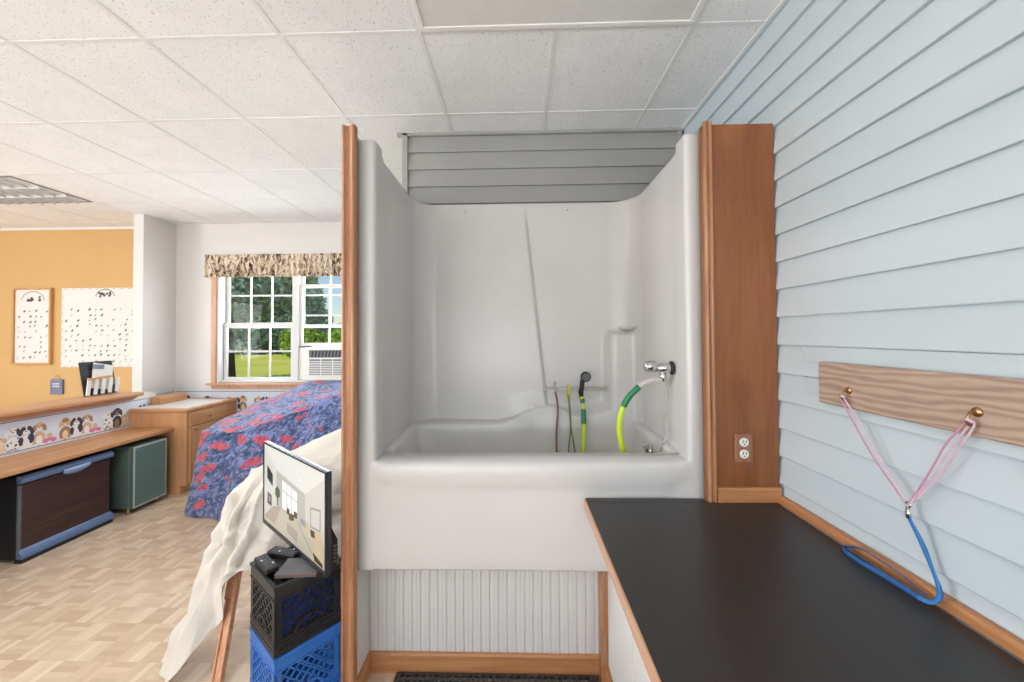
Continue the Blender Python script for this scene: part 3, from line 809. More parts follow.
path += [(IX1+.002, 1.80), (IX1+.002, 1.795), (IX1, 1.76)]
path += arc(IX1+.022, 1.722, .022, PI, 1.5*PI, 6)
path += [(TX1-.004, 1.70), (TX1, 1.705), (TX1, 1.735)]
NZ = 120
def topz(x, y):
    return ZHI if y < 1.799 else ZLO
Gs = []
for i in range(NZ+1):
    f = i/NZ; row = []
    for k, (x, y) in enumerate(path):
        z0 = .565 if y < 1.73 and (x < IX0-.0 or x > IX1) else ZR-.06
        z = z0+(topz(x, y)-z0)*f
        yy = y
        if y > BK-.02 and xa-.05 < x < .5: yy = y-bump(x, z)
        elif y > BK-.095 and x >= .5: yy = min(y, BK-bump(x, z))
        row.append((x, yy, z))
    Gs.append(row)
# rolled top edge and flange outwards
cx, cy = .05, 2.05
def outw(x, y, d):
    if y > BK-.10: return (x, y+d)
    if y < 1.74 and (x < IX0-.001 or x > IX1+.001): return (x, y+min(d, .03))
    d = min(d, .045)
    return (x-d if x < cx else x+d, y)
for d, dz in ((.004, .004), (.012, .006), (.05, .004)):
    Gs.append([(*outw(x, yy if False else y, d), topz(x, y)+dz) for (x, y) in path])
b = MB(); b.grid(Gs); child(b, 'surround', M['tub'], tub, smooth=True)
# apron with rolled rim
NX = 90; G = []
def apron_y(x, s):
    """s runs down the profile: returns (y, z)"""
    m = sstep(IX0-.03, IX0+.05, x)*(1-sstep(IX1-.07, IX1+.01, x))
    prof = [(1.86, 1.034), (1.82, 1.042), (1.77, 1.044), (1.735, 1.042), (1.714, 1.036), (1.703, 1.027), (1.698, 1.013), (1.697, .985), (1.698, .962), (1.701, .942), (1.705, .928), (1.708, .912), (1.709, .86), (1.707, .75), (1.705, .62), (1.704, .572), (1.706, .566), (1.74, .566)]
    y, z = prof[s]
    if s > 3:
        w = .045*(1-sstep(0, .12, x-IX0))+.045*(1-sstep(0, .12, IX1-x))
        if 6 <= s <= 12: z += w*(1.05-z)*4*sstep(5, 8, s)
    y2 = y if s < 3 else y*m+(1.7005*(1-m))
    return y2, z
for s in range(18):
    row = []
    for j in range(NX+1):
        x = IX0-.02+(IX1-IX0+.04)*j/NX
        if s >= 15: x = TX0+.002+(TX1-TX0-.004)*j/NX
        elif s >= 12: x = x*(1-(s-12)/3)+(TX0+.002+(TX1-TX0-.004)*j/NX)*((s-12)/3)
        y, z = apron_y(x if s < 12 else IX0-.02+(IX1-IX0+.04)*j/NX, s)
        row.append((x, y, z))
    G.append(row)
b = MB(); b.grid(G); child(b, 'apron', M['tub'], tub, smooth=True)
# basin: deck ring and bowl
def rrect(x0, x1, y0, y1, r, z, n=8):
    P = []
    m = 10
    for (cx_, cy_, a) in ((x1-r, y1-r, 0), (x0+r, y1-r, PI/2), (x0+r, y0+r, PI), (x1-r, y0+r, 1.5*PI)):
        for i in range(n+1):
            P.append((cx_+r*math.cos(a+PI/2*i/n), cy_+r*math.sin(a+PI/2*i/n), z))
    out = []
    for i in range(len(P)):
        out.append(P[i]); q = P[(i+1) % len(P)]
        if i % (n+1) == n:
            for j in range(1, 16): out.append(tuple(P[i][c]+(q[c]-P[i][c])*j/16 for c in range(3)))
    return out
b = MB()
rings = [rrect(IX0-.02, IX1+.015, 1.80, 2.50, .06, 1.064), rrect(IX0+.004, IX1-.002, 1.805, 2.40, .06, 1.062), rrect(IX0+.022, IX1-.02, 1.815, 2.345, .06, 1.060),
         rrect(IX0+.030, IX1-.028, 1.822, 2.335, .06, 1.052), rrect(IX0+.034, IX1-.032, 1.828, 2.33, .07, 1.035), rrect(IX0+.085, IX1-.075, 1.85, 2.31, .10, .86), rrect(IX0+.13, IX1-.11, 1.875, 2.29, .11, .73), rrect(IX0+.18, IX1-.15, 1.90, 2.26, .10, .69)]
def ring_pt(p, k):
    x, y, z = p
    if y > 2.2 and k > 0:
        y += .08*sstep(-.06, .11, x)*(1 if k < 5 else .6)
    if y > 2.2 and k < 5: z += .10*sstep(-.16, .16, x)**1.5*(1-sstep(.2, .45, x))
    if y < 1.95: z -= .019*(1-sstep(1.80, 1.95, y)) if k < 5 else 0
    return (x, y, z)
rings = [[ring_pt(p, k) for p in r] for k, r in enumerate(rings)]
V = b.grid(rings, close=True); b.face(V[-1])
child(b, 'basin', M['tub'], tub, smooth=True)
# moulded soap dish
b = MB(); G = []
for i in range(9):
    a = PI*i/8
    c_, q_ = math.cos(a), math.sin(a)
    G.append([(.678+.060*c_, 2.395, 1.644), (.678+.058*c_, 2.392-.05*q_, 1.642), (.678+.048*c_, 2.392-.04*q_, 1.634), (.678+.02*c_, 2.393-.01*q_, 1.616)])
b.grid(G); child(b, 'soap_dish', M['tub'], tub, smooth=True, solid=.003)
# moulded bar
b = MB(); b.tube([(.165, 2.43, 1.256), (.56, 2.43, 1.256)], .0075, 12)
b.lathe([(.014, 0), (.014, .012)], Matrix.Translation((.165, 2.43, 1.256)) @ Matrix.Rotation(PI/2, 4, 'Y'), 12)
b.lathe([(.014, 0), (.014, .012)], Matrix.Translation((.545, 2.43, 1.256)) @ Matrix.Rotation(PI/2, 4, 'Y'), 12)
child(b, 'towel_bar', M['clear_hose'], tub, smooth=True)
for x in (-.33, .33):
    b = MB(); b.lathe([(.005, 0), (.005, .004)], Matrix.Translation((x, BK-.002, 2.40)) @ Matrix.Rotation(PI/2, 4, 'X'), 10); child(b, 'screw', M['steel'], tub)
b = MB(); Mv = Matrix.Translation((.694, 2.05, .985)) @ Matrix.Rotation(-PI/2, 4, 'Y')
b.lathe([(.034, 0), (.036, .006), (.028, .014), (.010, .018)], Mv, 20); b.bar((.675, 2.05, .975), (.655, 2.05, 1.03), .012, .008); child(b, 'drain_lever', M['chrome'], tub, smooth=True)

# tap on the right inner wall
t = empty('bath_tap', (.745, 1.875, 1.435), label='chrome bath tap with lever knob on the right wall of the tub', cat='tap')
RY = Matrix.Rotation(-PI/2, 4, 'Y')
b = MB(); b.lathe([(.032, 0), (.034, .006), (.026, .012)], Matrix.Translation((.7455, 1.875, 1.435)) @ RY, 24); child(b, 'wall_plate', M['soft_black'], t, smooth=True)
b = MB(); b.lathe([(.022, .004), (.024, .02), (.024, .06), (.018, .066), (.016, .08)], Matrix.Translation((.745, 1.875, 1.435)) @ RY, 24)
b.lathe([(.013, 0), (.016, .004), (.016, .03), (.012, .05)], Matrix.Translation((.70, 1.875, 1.37)), 16)
child(b, 'valve_body', M['chrome'], t, smooth=True)
prof = [(.012, 0), (.024, .006), (.026, .03), (.021, .058), (.012, .062)]
n = 24; b = MB(); rings = []
for (r, z) in prof:
    rings.append([(.672-z, 1.875+(r*(1+.08*math.cos(8*2*PI*k/n)))*math.cos(2*PI*k/n), 1.443+(r*(1+.08*math.cos(8*2*PI*k/n)))*math.sin(2*PI*k/n)) for k in range(n)])
V = b.grid(rings, close=True); b.face(V[0]); b.face(V[-1]); child(b, 'knob', M['chrome'], t, smooth=True)

# hose: from the tap, through the tub, up to the sprayer on the bar
hz = empty('spray_hose', (.5, 2.2, .75), label='lime green spray hose from the tap to a black sprayer on the bar', cat='hose')
P = spline([(.694, 1.875, 1.375), (.655, 1.88, 1.378), (.615, 1.885, 1.362), (.575, 1.89, 1.33), (.535, 1.90, 1.28), (.505, 1.905, 1.21), (.498, 1.91, 1.13), (.512, 1.92, 1.05), (.54, 1.94, .95), (.53, 2.0, .82), (.46, 2.1, .735), (.36, 2.2, .73), (.33, 2.24, .76), (.375, 2.29, .86), (.395, 2.335, .98), (.401, 2.362, 1.08), (.401, 2.37, 1.14), (.398, 2.378, 1.19), (.396, 2.385, 1.215)], 8)
seg = [(0, 22, 'connector', 'clear_hose', .0125), (21, 37, 'sleeve', 'sleeve_green', .0155), (36, 119, 'tube', 'hose_lime', .0135), (118, 129, 'sleeve', 'sleeve_green', .0155), (129, 134, 'tube', 'hose_lime', .0135), (134, 140, 'sleeve', 'sleeve_green', .0145), (139, 145, 'tube', 'hose_lime', .015)]
for a, c, nm, mt, r in seg:
    b = MB(); b.tube(P[a:c], r, 14); child(b, nm, M[mt], hz, smooth=True)
b = MB(); b.tube([(.392, 2.392, 1.205), (.394, 2.392, 1.25), (.40, 2.388, 1.31), (.408, 2.384, 1.335)], [.014, .013, .015, .013], 12); child(b, 'spray_handle', M['soft_black'], hz, smooth=True)
b = MB(); b.tube([(.382, 2.385, 1.225), (.376, 2.375, 1.245), (.383, 2.37, 1.275)], .005, 8); child(b, 'trigger', M['soft_black'], hz, smooth=True)
Mh = Matrix.Translation((.418, 2.40, 1.342)) @ Matrix.Rotation(PI/2+.12, 4, 'X')
b = MB(); b.lathe([(.014, 0), (.030, .012), (.032, .03), (.030, .034), (.024, .036)], Mh, 24); sh = child(b, 'spray_head', M['soft_black'], hz, smooth=True)
b = MB(); b.lathe([(.0245, .0355), (.0245, .038), (.010, .0385)], Mh, 24); onchild(b, 'face_plate', M['grey_plastic'], sh)
# two grooming cords on the bar
t = empty('grooming_cord', (.235, 2.42, 1.0), label='thin brown cord with a metal clip hanging leftmost on the tub bar', cat='cord')
b = MB(); b.tube(spline([(.233, 2.418, 1.25), (.243, 2.395, 1.20), (.247, 2.378, 1.13), (.236, 2.362, 1.0), (.234, 2.325, .86), (.24, 2.28, .72)], 6), .006, 8); child(b, 'strap', M['brown_cord'], t, smooth=True)
b = MB(); b.box((.226, 2.408, 1.235), (.240, 2.420, 1.30)); b.tube([(.233, 2.41, 1.285), (.226, 2.405, 1.30), (.233, 2.402, 1.312), (.24, 2.405, 1.30), (.233, 2.41, 1.288)], .0025, 8); child(b, 'clip', M['steel'], t, bevel=.002)
t = empty('grooming_cord', (.318, 2.42, 1.0), label='thin green and yellow doubled cord hanging between brown cord and hose', cat='cord')
b = MB(); b.tube(spline([(.316, 2.418, 1.25), (.318, 2.378, 1.13), (.322, 2.366, 1.02), (.305, 2.335, .9), (.30, 2.28, .72)], 6), .0045, 8); b.tube(spline([(.320, 2.418, 1.25), (.322, 2.378, 1.13), (.326, 2.366, 1.02), (.342, 2.335, .9), (.35, 2.28, .72)], 6), .0045, 8); child(b, 'strap', M['olive_cord'], t, smooth=True)
b = MB(); b.tube(spline([(.317, 2.412, 1.19), (.312, 2.408, 1.23), (.318, 2.405, 1.29), (.324, 2.408, 1.23), (.319, 2.412, 1.19)], 6), .006, 8); child(b, 'loop', M['yellow_cord'], t, smooth=True)
t = empty('drain_tube', (.72, 1.90, 1.2), label='thin grey tube hanging down below the chrome tap', cat='tube')
b = MB(); b.tube(spline([(.715, 1.885, 1.375), (.722, 1.89, 1.30), (.72, 1.90, 1.2), (.730, 1.91, 1.12), (.724, 1.915, 1.085), (.704, 1.925, 1.06), (.690, 1.93, 1.0)], 8), .005, 8); child(b, 'tube', M['grey_cord'], t, smooth=True)

# ------------------------------------------------------------------ counter and cabinet on the right
wt = empty('worktop', (.7, .5, .89), label='long black laminate worktop with a wood edge along the sided wall', cat='worktop')
b = MB(); b.box((.291, -1.2, .884), (1.078, 1.648, .8905)); b.box((.291, 1.648, .884), (.795, 1.692, .8905)); child(b, 'surface', M['black_laminate'], wt, bevel=.0015, seg=1)
b = MB(); b.box((.292, -1.2, .848), (1.078, 1.645, .884)); child(b, 'core', M['edge_wood'], wt)
b = MB(); b.box((.284, -1.2, .846), (.292, 1.690, .8875)); child(b, 'edge_band', M['edge_wood'], wt, bevel=.002)
cb = empty('base_cabinet', (.7, .5, 0), label='white base cabinet with slab doors under the black worktop', cat='cabinet')
b = MB(); b.box((.437, -1.2, .0), (1.08, 1.64, .565)); b.box((.437, 1.64, 0), (.78, 1.78, .562)); b.box((.437, -1.2, .565), (1.08, 1.645, .848)); child(b, 'body', M['cabinet_white'], cb)
b = MB(); b.box((.374, 1.782, 0), (.42, 1.849, .560)); child(b, 'end_stile', M['oak_trim'], cb, bevel=.002)
for y0, y1 in ((1.406, 1.778), (.986, 1.396), (.566, .976), (.146, .556)):
    zt = .56 if y1 > 1.7 else .845
    b = MB()
    if y1 > 1.7: b.prism([(y0, .1), (y1, .1), (y1, .560), (1.68, .560), (1.68, .842), (y0, .842)], 0, .403, .427)
    else: b.box((.403, y0, .1), (.427, y1, .842))
    child(b, 'door', M['cabinet_white'], cb, bevel=.002)
b = MB(); b.box((.387, -1.2, 0), (.42, 1.78, .095)); child(b, 'plinth_board', M['oak_trim_y'], cb, bevel=.003)

# rubber mat with holes
t = empty('floor_mat', (-.1, 1.5, 0), label='black rubber drainage mat with round holes on the floor before the tub', cat='mat')
b = MB(); MX0, MX1, MY0, MY1 = -.56, .352, 1.22, 1.825; c = .0317; nx = int((MX1-MX0)/c); ny = int((MY1-MY0)/c)
zt, zb = .016, .003
for i in range(nx):
    for j in range(ny):
        x = MX0+c*(i+.5); y = MY0+c*(j+.5); r = .0095; sq = []; ci = []; cb_ = []
        for k in range(8):
            a = PI/4*k+PI/8; m = max(abs(math.cos(a)), abs(math.sin(a)))
            a2 = PI/4*k
            m2 = max(abs(math.cos(a2)), abs(math.sin(a2)))
            sq.append(b.bm.verts.new((x+c/2*math.cos(a2)/m2, y+c/2*math.sin(a2)/m2, zt-.003)))
            ci.append(b.bm.verts.new((x+r*1.3*math.cos(a2), y+r*math.sin(a2), zt+.002))); cb_.append(b.bm.verts.new((x+r*1.2*math.cos(a2), y+r*.9*math.sin(a2), zb)))
        for k in range(8):
            q = (k+1) % 8
            b.face([sq[k], sq[q], ci[q], ci[k]]); b.face([ci[k], ci[q], cb_[q], cb_[k]])
child(b, 'mesh_sheet', M['rubber'], t)
b = MB(); e = .02
b.box((MX0-e, MY0-e, 0), (MX1+.015, MY0, .012)); b.box((MX0-e, MY1-.002, 0), (MX1+.015, MY1+.009, .012)); b.box((MX0-e, MY0, 0), (MX0, MY1, .012)); b.box((MX0+nx*c, MY0, 0), (MX1+.015, MY1, .012))
child(b, 'border_rim', M['rubber'], t, bevel=.003)

# outlet on the wooden panel
t = empty('power_outlet', (.95, 1.66, 1.06), label='duplex power outlet in a wood look plate on the brown end panel', cat='outlet')
b = MB(); b.box((.913, 1.652, 1.058), (.987, 1.66, 1.176)); pl = child(b, 'plate', M['outlet_plate'], t, bevel=.003)
for z in (1.142, 1.093):
    b = MB(); b.lathe([(.0185, 0), (.0185, .004), (.017, .006)], Matrix.Translation((.95, 1.653, z)) @ Matrix.Rotation(PI/2, 4, 'X'), 20); so = child(b, 'socket', M['almond_plastic'], t, smooth=False)
    b = MB(); b.box((.942, 1.6462, z-.001), (.945, 1.6475, z+.010)); b.box((.955, 1.6462, z-.001), (.958, 1.6475, z+.009)); b.lathe([(.003, 0), (.003, .0012)], Matrix.Translation((.95, 1.6475, z-.008)) @ Matrix.Rotation(PI/2, 4, 'X'), 8); onchild(b, 'slots', M['soft_black'], so)

# ------------------------------------------------------------------ hook board and leads on the sided wall
t = empty('hook_board', (1.09, 1.0, 1.42), label='oak board with two brass hooks on the pale sided wall', cat='hook board')
b = MB(); b.box((1.078, .28, 1.352), (1.102, 1.414, 1.497)); child(b, 'board', M['oak_board'], t, bevel=.006)
def hook(y):
    b = MB(); b.lathe([(.012, 0), (.011, .003), (.004, .006)], Matrix.Translation((1.078, y, 1.412)) @ Matrix.Rotation(-PI/2, 4, 'Y'), 16)
    b.tube(spline([(1.076, y, 1.412), (1.068, y, 1.412), (1.059, y, 1.406), (1.055, y, 1.394), (1.058, y, 1.383), (1.065, y, 1.380), (1.070, y, 1.386)], 6), .0032, 10)
    child(b, 'hook', M['brass'], t, smooth=True)
hook(1.285); hook(.935)
t = empty('pink_lead', (1.05, 1.1, 1.13), label='pink cord lead looped over both brass hooks of the oak board', cat='lead')
J = (1.062, 1.088, 1.128)
def strand(y, off, mt, sag):
    a = Vector((1.058, y, 1.392)); e = Vector(J)
    pts = [a+Vector((.0, off*.3, .004)), a+Vector((.004, off, -.012))]
    for f in (.25, .5, .75): 
        p = a.lerp(e, f); pts.append(p+Vector((.004, off*(1-f)*1.5, -sag*math.sin(PI*f))))
    pts.append(e)
    b = MB(); b.tube(spline(pts, 8), .0024, 8); child(b, 'strand', M[mt], t, smooth=True)
strand(1.285, .010, 'rose_cord', .026); strand(1.285, -.005, 'pink_cord', .010); strand(.935, -.006, 'pink_cord', .022); strand(.935, .004, 'pink_cord', .012); strand(.935, .014, 'rose_cord', .004)
b = MB(); b.tube(spline([J, (1.06, 1.086, 1.115), (1.06, 1.080, 1.105), (1.06, 1.086, 1.096), (1.06, 1.09, 1.105), J], 5), .0022, 8); child(b, 'ring', M['steel'], t, smooth=True)
for y, o_ in ((1.285, 0), (.935, 0)):
    b = MB(); b.tube([(1.059, y-.008, 1.389), (1.055, y, 1.3955), (1.059, y+.008, 1.389)], .0042, 8); child(b, 'loop_end', M['pink_cord'], t, smooth=True)
t = empty('blue_lead', (1.05, 1.1, .93), label='blue webbing lead clipped to the pink lead, its loop lying on the worktop trim', cat='lead')
def ribbon(pts, w, th, n=8, ref=(1, 0, 0)):
    b = MB(); P = spline(pts, n); 
    b.tube(P, w/2, 8, flat=th/w, upref=ref); return b
main = [(1.060, 1.083, 1.098), (1.066, 1.068, 1.06), (1.070, 1.052, 1.02), (1.071, 1.036, .985), (1.070, 1.024, .955), (1.066, 1.018, .928), (1.058, 1.03, .906), (1.055, 1.058, .900)]
b = ribbon(main, .014, .004, 8, (0, 1, .3)); child(b, 'webbing', M['blue_webbing'], t, smooth=True)
loop1 = [(1.055, 1.058, .900), (1.055, 1.10, .899), (1.052, 1.15, .899), (1.045, 1.21, .899), (1.046, 1.27, .899), (1.060, 1.298, .900), (1.068, 1.285, .908), (1.070, 1.24, .925), (1.070, 1.18, .925), (1.070, 1.12, .922), (1.066, 1.05, .912)]
b = ribbon(loop1, .014, .004, 8, (.2, 0, 1)); child(b, 'handle_loop', M['blue_web_dark'], t, smooth=True)
second = [(1.064, 1.075, 1.08), (1.073, 1.055, 1.03), (1.074, 1.035, .975), (1.073, 1.02, .945), (1.068, 1.015, .925), (1.064, 1.03, .911)]
b = ribbon(second, .012, .004, 8, (0, 1, .3)); child(b, 'webbing', M['blue_web_dark'], t, smooth=True)
b = MB(); b.tube([(1.060, 1.083, 1.125), (1.060, 1.083, 1.108), (1.060, 1.083, 1.096)], [.003, .005, .006], 10); b.tube(spline([(1.06, 1.083, 1.123), (1.06, 1.076, 1.132), (1.06, 1.083, 1.140), (1.06, 1.090, 1.132), (1.06, 1.084, 1.123)], 5), .002, 8); child(b, 'snap_clip', M['chrome'], t, smooth=True)

# ------------------------------------------------------------------ crates, television, small things
UA = math.atan2(.785, .62)
CR = Matrix.Translation((-.984, 1.545, 0)) @ Matrix.Rotation(UA, 4, 'Z')   # x along u (right face), y along v (left face)
def milk_crate(name, z0, mat, label, ring):
    L, W, H = .275, .28, .285
    t = empty(name, (-.984, 1.545, z0), UA, label=label, cat='crate')
    def add(b, n, m=mat, **k):
        o = b.build(n, M[m], t, **k); return o
    e = .012
    b = MB(); b.box((.004, .004, 0), (L-.004, W-.004, .008)); 
    for i in range(6): b.box((.01+.042*i, .01, .008), (.02+.042*i, W-.01, .014))
    add(b, 'base')
    b = MB()      # rims: stepped bands round top
    for (za, zb, ex) in ((H-.014, H, .004), (H-.055, H-.014, 0), (H-.062, H-.055, .003)):
        b.box((-ex, -ex, za), (L+ex, e, zb)); b.box((-ex, W-e, za), (L+ex, W+ex, zb)); b.box((-ex, e, za), (e, W-e, zb)); b.box((L-e, e, za), (L+ex, W-e, zb))
    add(b, 'top_rim', bevel=.0015, seg=1)
    b = MB()
    for k in range(5):
        za = .002+.0125*k; ex = .001*(k % 2)+.001
        b.box((-ex, -ex, za), (L+ex, e, za+.0095)); b.box((-ex, W-e, za), (L+ex, W+ex, za+.0095)); b.box((-ex, e, za), (e, W-e, za+.0095)); b.box((L-e, e, za), (L+ex, W-e, za+.0095))
    b.box((0.002, .002, 0), (L-.002, e-.002, .065)); b.box((.002, W-e+.002, 0), (L-.002, W-.002, .065)); b.box((.002, e, 0), (e-.002, W-e, .065)); b.box((L-e+.002, e, 0), (L-.002, W-e, .065))
    add(b, 'bottom_rim')
    for (x, y) in ((0, 0), (L-.028, 0), (0, W-.028), (L-.028, W-.028)):
        b = MB()
        b.box((x, 0 if y == 0 else W-e, .06), (x+.028, e if y == 0 else W, H-.055)); b.box((0 if x == 0 else L-e, y, .06), (e if x == 0 else L, y+.028, H-.055))
        add(b, 'corner_post', bevel=.0015, seg=1)
    def lattice(P, Q, up, zlo, zhi, s):
        """diamond lattice between two bottom corners"""
        b = MB(); P = Vector(P); Q = Vector(Q); D = (Q-P); Ln = D.length; D.normalize(); nv = D.cross(Vector((0, 0, 1)))
        h = zhi-zlo
        def clip(x0, sgn):
            # line x = x0 + sgn*t, z = t ; t in 0..h ; keep x in 0..Ln
            ta, tb = 0., h
            if sgn > 0: ta = max(ta, -x0); tb = min(tb, Ln-x0)
            else: ta = max(ta, x0-Ln); tb = min(tb, x0)
            if tb-ta < .006: return
            a = P+D*(x0+sgn*ta)+Vector((0, 0, zlo+ta)); c_ = P+D*(x0+sgn*tb)+Vector((0, 0, zlo+tb))
            b.bar(a, c_, .0055, .008, nv)
        x = -h
        while x < Ln+h:
            clip(x, 1); clip(x+h*.0, -1) if x >= 0 else None
            x += s
        xx = Ln
        while xx < Ln+h: clip(xx, -1); xx += s
        return b
    i_ = e/2
    for P, Q in (((.028, i_, 0), (L-.028, i_, 0)), ((i_, W-.028, 0), (i_, .028, 0)), ((L-.028, W-i_, 0), (.028, W-i_, 0)), ((L-i_, .028, 0), (L-i_, W-.028, 0))):
        o = add(lattice(P, Q, None, .062, H-.058, .044), 'side_lattice')
    # hand holds: a frame in the middle of each visible side
    for ax in (0, 1):
        b = MB(); n = 16; G = []
        for i in range(n+1):
            a = PI*i/n; r1, r2 = .060, .048
            c0 = L/2 if ax == 0 else W/2
            G.append([((c0+r*math.cos(a)), off, .066+r*.8*math.sin(a)) if ax == 0 else (off, c0+r*math.cos(a), .066+r*.8*math.sin(a)) for r, off in ((r1, -.001), (r2, -.001), (r2, e), (r1, e), (r1, -.001))])
        b.grid(G); add(b, 'handle_arch', smooth=False)
    if ring:
        b = MB(); n = 20; c0 = (.055, .135)
        G = []
        for i in range(n+1):
            a = 2*PI*i/n
            G.append([(c0[0]+r*math.cos(a), y, c0[1]+r*math.sin(a)) for r, y in ((.024, -.003), (.017, -.003), (.017, e), (.024, e), (.024, -.003))])
        b.grid(G); add(b, 'round_eyelet')
    return t
milk_crate('milk_crate', .012, 'blue_plastic', 'blue plastic milk crate on the floor under the black crate', True)
milk_crate('milk_crate', .299, 'black_plastic', 'black plastic milk crate stacked on the blue crate under the television', False)
# blue bin inside the black crate
b = MB(); x0, x1, y0, y1, z0, z1 = .022, .252, .022, .258, .315, .545
b.box((x0, y0, z0), (x1, y1, z0+.004)); b.box((x0, y0, z0), (x1, y0+.004, z1)); b.box((x0, y1-.004, z0), (x1, y1, z1)); b.box((x0, y0, z0), (x0+.004, y1, z1)); b.box((x1-.004, y0, z0), (x1, y1, z1))
o = b.build('plastic_bin', M['deep_blue'], bevel=.002); o.matrix_world = CR
tag(o, 'deep blue plastic bin seen through the black crate lattice', 'bin')

# television
tv = empty('television', (-.758, 1.556, .606), math.atan2(.63, -.78), label='flat screen television showing a white living room, standing on the black crate', cat='television')
# local x along the screen to the far left end, y to the back (away from viewer is -y side), z up
T0, T1, H0, H1 = .042, .775, .0, .430
# after the turn local +y = (-.63,-.78): toward the viewer, so the back is at -y
b = MB(); b.box((T0, -.022, H0), (T1, 0, H1)); b.build('housing', M['bezel'], tv, bevel=.003)
b = MB(); f = .009
b.box((T0, 0, H0), (T1, .006, H0+.02)); b.box((T0, 0, H1-f), (T1, .006, H1)); b.box((T0, 0, H0+.02), (T0+f, .006, H1-f)); b.box((T1-f, 0, H0+.02), (T1, .006, H1-f))
b.build('bezel', M['bezel'], tv, bevel=.002)
b = MB(); b.prism([(-.022, .0), (-.062, .02), (-.062, .12), (-.036, .18), (-.032, .38), (-.022, .40)], 0, T0+.03, T1-.03); bk = b.build('back_cover', M['soft_black'], tv, bevel=.004)
b = MB()
for i in range(5): b.box((T0+.0275, -.055, .03+.016*i), (T0+.031, -.042, .038+.016*i))
b.build('ports', M['steel'], bk)
b = MB(); b.box((.10, -.09, -.006), (.34, -.002, .0)); b.box((.2, -.03, -.006), (.26, -.01, .02)); b.build('stand', M['soft_black'], tv, bevel=.003)
scr_cols = dict(wall=rgb(198, 196, 190), ceil=rgb(212, 212, 209), back=rgb(178, 177, 172), left=rgb(204, 203, 199), dark=rgb(58, 58, 62), white=rgb(238, 238, 236), green=rgb(62, 92, 58), floor=rgb(188, 181, 163), sofa=rgb(196, 180, 150), grey=rgb(150, 150, 150), brown=rgb(70, 58, 44), rug=rgb(170, 158, 144))
keys = list(scr_cols)
def screen_mat(n, c):
    m = NT('screen_'+n); bs = m.n('ShaderNodeBsdfPrincipled'); bs.inputs['Base Color'].default_value = c; bs.inputs['Roughness'].default_value = .25
    bs.inputs['Emission Color'].default_value = c; bs.inputs['Emission Strength'].default_value = .03
    m.l(bs.outputs[0], m.out.inputs[0]); return m.m
SC = [screen_mat(k, scr_cols[k]) for k in keys]
b = MB(); lay = [0]
A0, A1, B0, B1 = T0+f, T1-f, H0+.02, H1-f
def spoly(key, pts):
    """pts: fractions across the screen picture, s from left to right, t from bottom to top"""
    lay[0] += 1
    b.poly([(A1+(A0-A1)*s, .0015+.00005*lay[0], B0+(B1-B0)*t_) for s, t_ in pts], keys.index(key))
spoly('wall', [(0, 0), (1, 0), (1, 1), (0, 1)])
spoly('ceil', [(0, 1), (1, 1), (1, .95), (.72, .66), (.24, .74), (0, .98)])
spoly('left', [(0, .98), (.24, .74), (.24, .30), (0, .0)])
spoly('back', [(.24, .74), (.72, .66), (.72, .28), (.24, .30)])
spoly('floor', [(0, .02), (.24, .30), (.72, .28), (1, .04), (1, 0), (0, 0)])
spoly('floor', [(.24, .30), (.72, .28), (.60, .42), (.40, .40)]) if False else None
spoly('rug', [(.0, .05), (.18, .26), (.33, .33), (.22, .05)])
spoly('dark', [(.06, .74), (.17, .66), (.17, .50), (.06, .57)])
spoly('dark', [(.07, .40), (.15, .38), (.15, .24), (.07, .25)]); spoly('grey', [(.095, .36), (.125, .355), (.125, .28), (.095, .285)])
spoly('green', [(.22, .50), (.26, .55), (.30, .52), (.31, .44), (.26, .39), (.22, .42)]); spoly('green', [(.255, .40), (.27, .40), (.27, .31), (.255, .31)])
spoly('white', [(.35, .66), (.60, .62), (.60, .34), (.35, .32)])
for s in (.43, .51): spoly('grey', [(s, .645), (s+.008, .645), (s+.008, .335), (s, .335)])
spoly('grey', [(.35, .545), (.60, .52), (.60, .51), (.35, .535)])
for (s, t_) in ((.43, .30), (.50, .27), (.55, .32), (.47, .25)): spoly('brown', [(s, t_), (s+.05, t_), (s+.05, t_+.07), (s, t_+.07)])
spoly('grey', [(.80, .56), (.94, .60), (.94, .36), (.80, .34)]); spoly('wall', [(.812, .54), (.93, .575), (.93, .38), (.812, .36)])
spoly('grey', [(.44, .20), (.60, .17), (.60, .02+.04), (.44, .08)]); spoly('rug', [(.45, .185), (.59, .16), (.59, .075), (.45, .095)])
spoly('grey', [(.60, .29), (.615, .29), (.88, .03), (.86, .03)])
spoly('sofa', [(.70, .36), (.80, .34), (.82, .24), (.72, .28)]); spoly('grey', [(.64, .36), (.72, .37), (.74, .30), (.67, .30)])
spoly('sofa', [(.80, .28), (.97, .26), (.99, .06), (.86, .08)]); spoly('dark', [(.80, .32), (.87, .33), (.88, .26), (.81, .25)]); spoly('sofa', [(.86, .34), (.95, .35), (.96, .24), (.87, .23)])
spoly('brown', [(.84, .10), (.97, .05), (.97, .01), (.86, .02)])
spoly('white', [(.63, .80), (.65, .80), (.65, .775), (.63, .775)])
b.build('screen', SC, tv, recalc=False)

